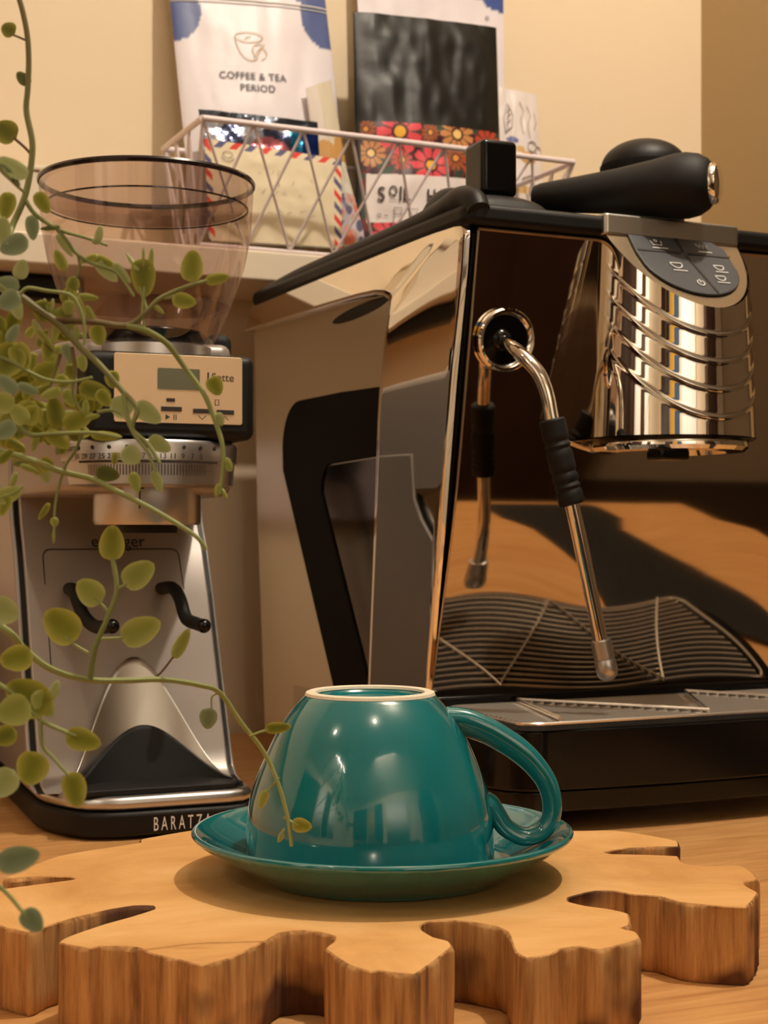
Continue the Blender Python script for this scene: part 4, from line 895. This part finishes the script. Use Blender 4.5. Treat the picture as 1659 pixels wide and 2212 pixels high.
stem([(-60, 560, .49), (25, 635, .49), (60, 622, .49), (100, 628, .49), (150, 636, .49), (170, 660, .49), (182, 700, .49), (182, 745, .49)], .0006, .0004, GRN, GRN)
stem([(12, 70, .50), (35, 78, .50), (58, 88, .50)], .0003, .0003, BRN, BRN)
stem([(30, 298, .50), (55, 320, .50), (68, 335, .50)], .0004, .0004, BRN, BRN)
stem([(0, 355, .46), (25, 390, .46), (52, 415, .47)], .0005, .0004, GRN, GRN)
stem([(475, 1497, .56), (458, 1505, .56), (457, 1530, .56)], .0003, .0003, GRN, GRN)
stem([(540, 1590, .565), (560, 1582, .565), (580, 1576, .565)], .0004, .0004, GRN, GRN)
stem([(603, 1680, .57), (585, 1700, .57), (572, 1718, .57)], .0004, .0003, GRN, GRN)
stem([(612, 1765, .57), (630, 1775, .57), (645, 1782, .57)], .0005, .0004, GRN, GRN)
stem([(615, 1790, .57), (605, 1805, .57)], .0004, .0006, GRN, GRN)
stem([(-80, 1880, .40), (0, 1917, .40), (45, 1965, .40), (60, 1985, .40)], .0006, .0004, GRN, GRN)
stem([(0, 1075, .47), (30, 1065, .47), (50, 1050, .47)], .0004, .0003, GRN, GRN)
stem([(268, 848, .50), (275, 900, .50), (292, 940, .50), (318, 975, .50), (338, 1020, .50)], .0008, .0005, GRN, GRN)
stem([(210, 890, .50), (250, 888, .50), (290, 920, .50)], .0005, .0004, GRN, GRN)
obj('stems', SG, MT['stem'], pl, smooth=True, recalc=False)
LG = G(); LG.c = []
rl_ = random.Random(21)
PAL = [(Lc(146, 150, 40), Lc(214, 208, 104)), (Lc(166, 172, 80), Lc(206, 208, 126)), (Lc(182, 190, 122), Lc(210, 214, 156)), (Lc(122, 126, 30), Lc(196, 190, 80)), (Lc(140, 154, 116), Lc(182, 194, 152)), (Lc(92, 96, 30), Lc(130, 130, 52))]
def leaf(cx, cy, L, Wd, ang, Y=0.50, pal=0, yaw=0.0, fold=0.12):
    # cx, cy centre; L length, Wd width in photo pixels; ang direction of the tip, degrees anticlockwise from right; yaw turns the blade edge on
    L *= 1.12; Wd *= 1.22; s = Y / FP; a = math.radians(ang); c = at(cx, cy, Y) - PO
    ax = Vector((math.cos(a), 0.25 * math.sin(yaw), math.sin(a))).normalized(); w = Vector((-math.sin(a), 0, math.cos(a)))
    nrm = ax.cross(w).normalized(); w = (w * math.cos(yaw) + nrm * math.sin(yaw)).normalized(); nrm = ax.cross(w).normalized()
    k = len(LG.v); NL, NW = 14, 8; c0, c1 = PAL[pal]
    for side in (0, 1):
        for i in range(NL + 1):
            t_ = i / NL; h = (math.sin(PI * min(1, t_ ** 0.80)) ** 0.52) * (1 - 0.10 * t_)
            for j in range(NW + 1):
                q = 2 * j / NW - 1; x = (t_ - 0.5) * L * s; y = q * h * Wd * 0.5 * s
                th = (0.0007 * (1 - q * q) * h) * (1 if side else -1)
                z = fold * (abs(q) ** 1.6) * Wd * s * h - 0.06 * L * s * math.cos(PI * (t_ - 0.5)) + th
                LG.v.append(tuple(c + ax * x + w * y + nrm * z))
                m = min(1.0, max(abs(q), 1 - 4 * t_ * (1 - t_)) ** 2.2); LG.c.append(tuple(lerp(u, v, m) for u, v in zip(c0, c1)))
        kk = k + side * (NL + 1) * (NW + 1)
        for i in range(NL):
            for j in range(NW):
                p = kk + i * (NW + 1) + j; LG.f.append((p, p + NW + 1, p + NW + 2, p + 1))
LV = [(18, 64, 30, 30, 150, .50, 3), (50, 170, 36, 24, 130, .50, 5, .3), (12, 284, 50, 46, 150, .50, 3), (28, 362, 70, 34, 145, .46, 2, .2), (20, 378, 60, 20, -45, .46, 4, .5), (15, 445, 56, 34, -100, .50, 0), (5, 500, 60, 34, -80, .48, 2), (30, 530, 60, 40, 200, .48, 4), (92, 438, 48, 28, -60, .50, 0), (70, 492, 50, 26, -85, .50, 4), (108, 492, 42, 12, 185, .50, 5, .4), (214, 505, 34, 16, 80, .50, 2, .2), (208, 522, 18, 12, -10, .50, 2),
 (140, 530, 54, 16, -55, .50, 2, .2), (130, 562, 46, 22, 115, .50, 0, .2), (192, 560, 40, 16, 200, .50, 0, .3), (230, 585, 60, 26, -45, .50, 2), (224, 565, 44, 20, -20, .50, 0), (264, 590, 52, 16, -50, .50, 2, .2), (158, 612, 28, 26, 80, .50, 3), (190, 642, 42, 14, -5, .50, 1, .2), (148, 665, 30, 24, -100, .50, 1), (92, 672, 44, 36, -80, .50, 3), (176, 672, 60, 14, -75, .50, 1, .3), (196, 680, 40, 14, -65, .50, 1, .3), (112, 660, 28, 10, 80, .50, 2), (100, 658, 26, 9, 110, .50, 2),
 (46, 582, 40, 30, 75, .49, 2), (15, 615, 50, 34, 170, .49, 4), (20, 650, 48, 40, 210, .48, 4), (35, 665, 50, 26, -70, .49, 2), (310, 600, 76, 46, -85, .50, 3), (286, 566, 44, 10, 125, .50, 2, .3), (326, 560, 46, 11, 85, .50, 1), (310, 555, 40, 7, 92, .50, 1), (415, 574, 64, 42, 85, .50, 0), (470, 602, 50, 22, 12, .50, 0), (398, 650, 48, 30, -10, .50, 0), (365, 640, 30, 10, 5, .50, 2), (343, 668, 28, 9, -40, .50, 1), (212, 724, 42, 32, -75, .50, 0), (83, 715, 50, 14, -65, .50, 2, .2), (100, 735, 60, 12, -50, .50, 1, .3), (120, 718, 44, 16, -100, .50, 1, .2), (165, 718, 30, 12, 95, .50, 1),
 (20, 780, 70, 60, -120, .49, 3), (45, 768, 54, 40, -60, .49, 0), (100, 805, 56, 44, 35, .50, 0), (178, 785, 34, 20, -80, .50, 1), (205, 845, 66, 36, -15, .50, 3), (225, 860, 40, 26, -50, .50, 0), (60, 890, 50, 50, 60, .49, 0), (42, 895, 46, 34, 130, .48, 1), (72, 895, 40, 38, 30, .49, 0), (120, 890, 66, 36, 100, .50, 3), (168, 908, 64, 38, 25, .50, 0), (125, 950, 56, 28, -35, .49, 0), (230, 942, 62, 18, -3, .50, 0), (243, 820, 36, 28, -80, .50, 0), (262, 878, 48, 44, 160, .50, 2), (320, 892, 62, 36, -35, .50, 2), (345, 960, 50, 30, -30, .505, 2), (284, 984, 42, 38, -40, .50, 2), (340, 1040, 46, 20, -70, .505, 2), (233, 1024, 48, 30, -10, .50, 5), (292, 1042, 42, 22, -75, .50, 1), (248, 990, 26, 14, -100, .50, 0),
 (465, 834, 40, 32, -65, .51, 0), (474, 906, 28, 20, -70, .51, 2), (492, 1004, 30, 18, -60, .51, 1), (470, 1060, 28, 12, -100, .51, 1), (484, 1066, 24, 8, -60, .51, 1), (95, 1105, 40, 14, 235, .50, 3, .3), (118, 1128, 20, 16, -80, .50, 1), (116, 1160, 26, 6, -90, .50, 1), (20, 1068, 56, 32, 20, .47, 1), (10, 1090, 48, 24, -110, .47, 0), (30, 1035, 30, 14, 70, .47, 1), (12, 985, 40, 20, 40, .48, 3), (35, 960, 44, 16, -30, .48, 3), (75, 958, 34, 14, -110, .49, 1),
 (242, 1172, 70, 48, 88, .52, 0), (300, 1240, 72, 50, 35, .52, 1), (194, 1278, 62, 50, 140, .52, 1), (133, 1350, 82, 66, 140, .52, 0), (305, 1362, 84, 54, 25, .52, 1), (392, 1390, 66, 24, 62, .54, 1), (10, 1320, 60, 54, -20, .48, 2), (35, 1422, 66, 50, 190, .48, 0), (450, 1552, 42, 34, -95, .56, 4), (600, 1572, 52, 22, 5, .565, 3), (568, 1727, 40, 18, -110, .57, 1), (652, 1783, 40, 28, -10, .57, 0), (606, 1810, 20, 10, -120, .57, 1),
 (60, 1505, 96, 70, 150, .47, 3), (30, 1535, 70, 60, 200, .46, 1), (95, 1520, 60, 40, -60, .47, 1), (118, 1490, 40, 20, 70, .47, 2), (180, 1598, 72, 44, -15, .47, 0), (70, 1660, 68, 62, -110, .47, 0), (162, 1706, 72, 46, -80, .47, 0), (8, 1692, 66, 52, -130, .45, 2), (40, 1855, 88, 50, 15, .40, 4), (70, 1988, 54, 42, -50, .40, 4), (10, 1590, 50, 40, 200, .45, 3), (5, 870, 50, 40, 170, .48, 1), (10, 930, 50, 34, 210, .48, 4), (150, 860, 40, 24, -60, .50, 1), (110, 850, 44, 20, 200, .49, 1), (185, 880, 34, 14, 90, .50, 1), (60, 840, 46, 20, -20, .49, 4), (15, 830, 50, 30, 140, .48, 4), (28, 720, 40, 22, 60, .49, 4), (150, 705, 36, 12, -120, .50, 1), (64, 1012, 40, 12, -20, .49, 1), (92, 1000, 40, 8, -15, .49, 2), (145, 760, 34, 20, -70, .5, 4), (200, 900, 30, 12, 10, .5, 1)]
for l in LV: leaf(*l)
for (x, y) in [(20, 760), (60, 780), (30, 940), (70, 860), (110, 900), (15, 880), (90, 740), (130, 820), (100, 1000), (40, 820), (150, 940), (150, 650), (140, 700), (75, 930), (110, 960), (30, 900), (20, 1000), (60, 860), (140, 870), (95, 780), (190, 860), (50, 820), (175, 800), (10, 700)]:
    for _ in range(3): leaf(x + rl_.uniform(-28, 28), y + rl_.uniform(-28, 28), rl_.uniform(26, 52), rl_.uniform(14, 34), rl_.uniform(0, 360), .50 + rl_.uniform(0.0, .03), rl_.choice([0, 1, 0, 3, 2]), rl_.uniform(-.6, .6))
obj('leaves', LG, MT['leaf'], pl, smooth=True, recalc=False)
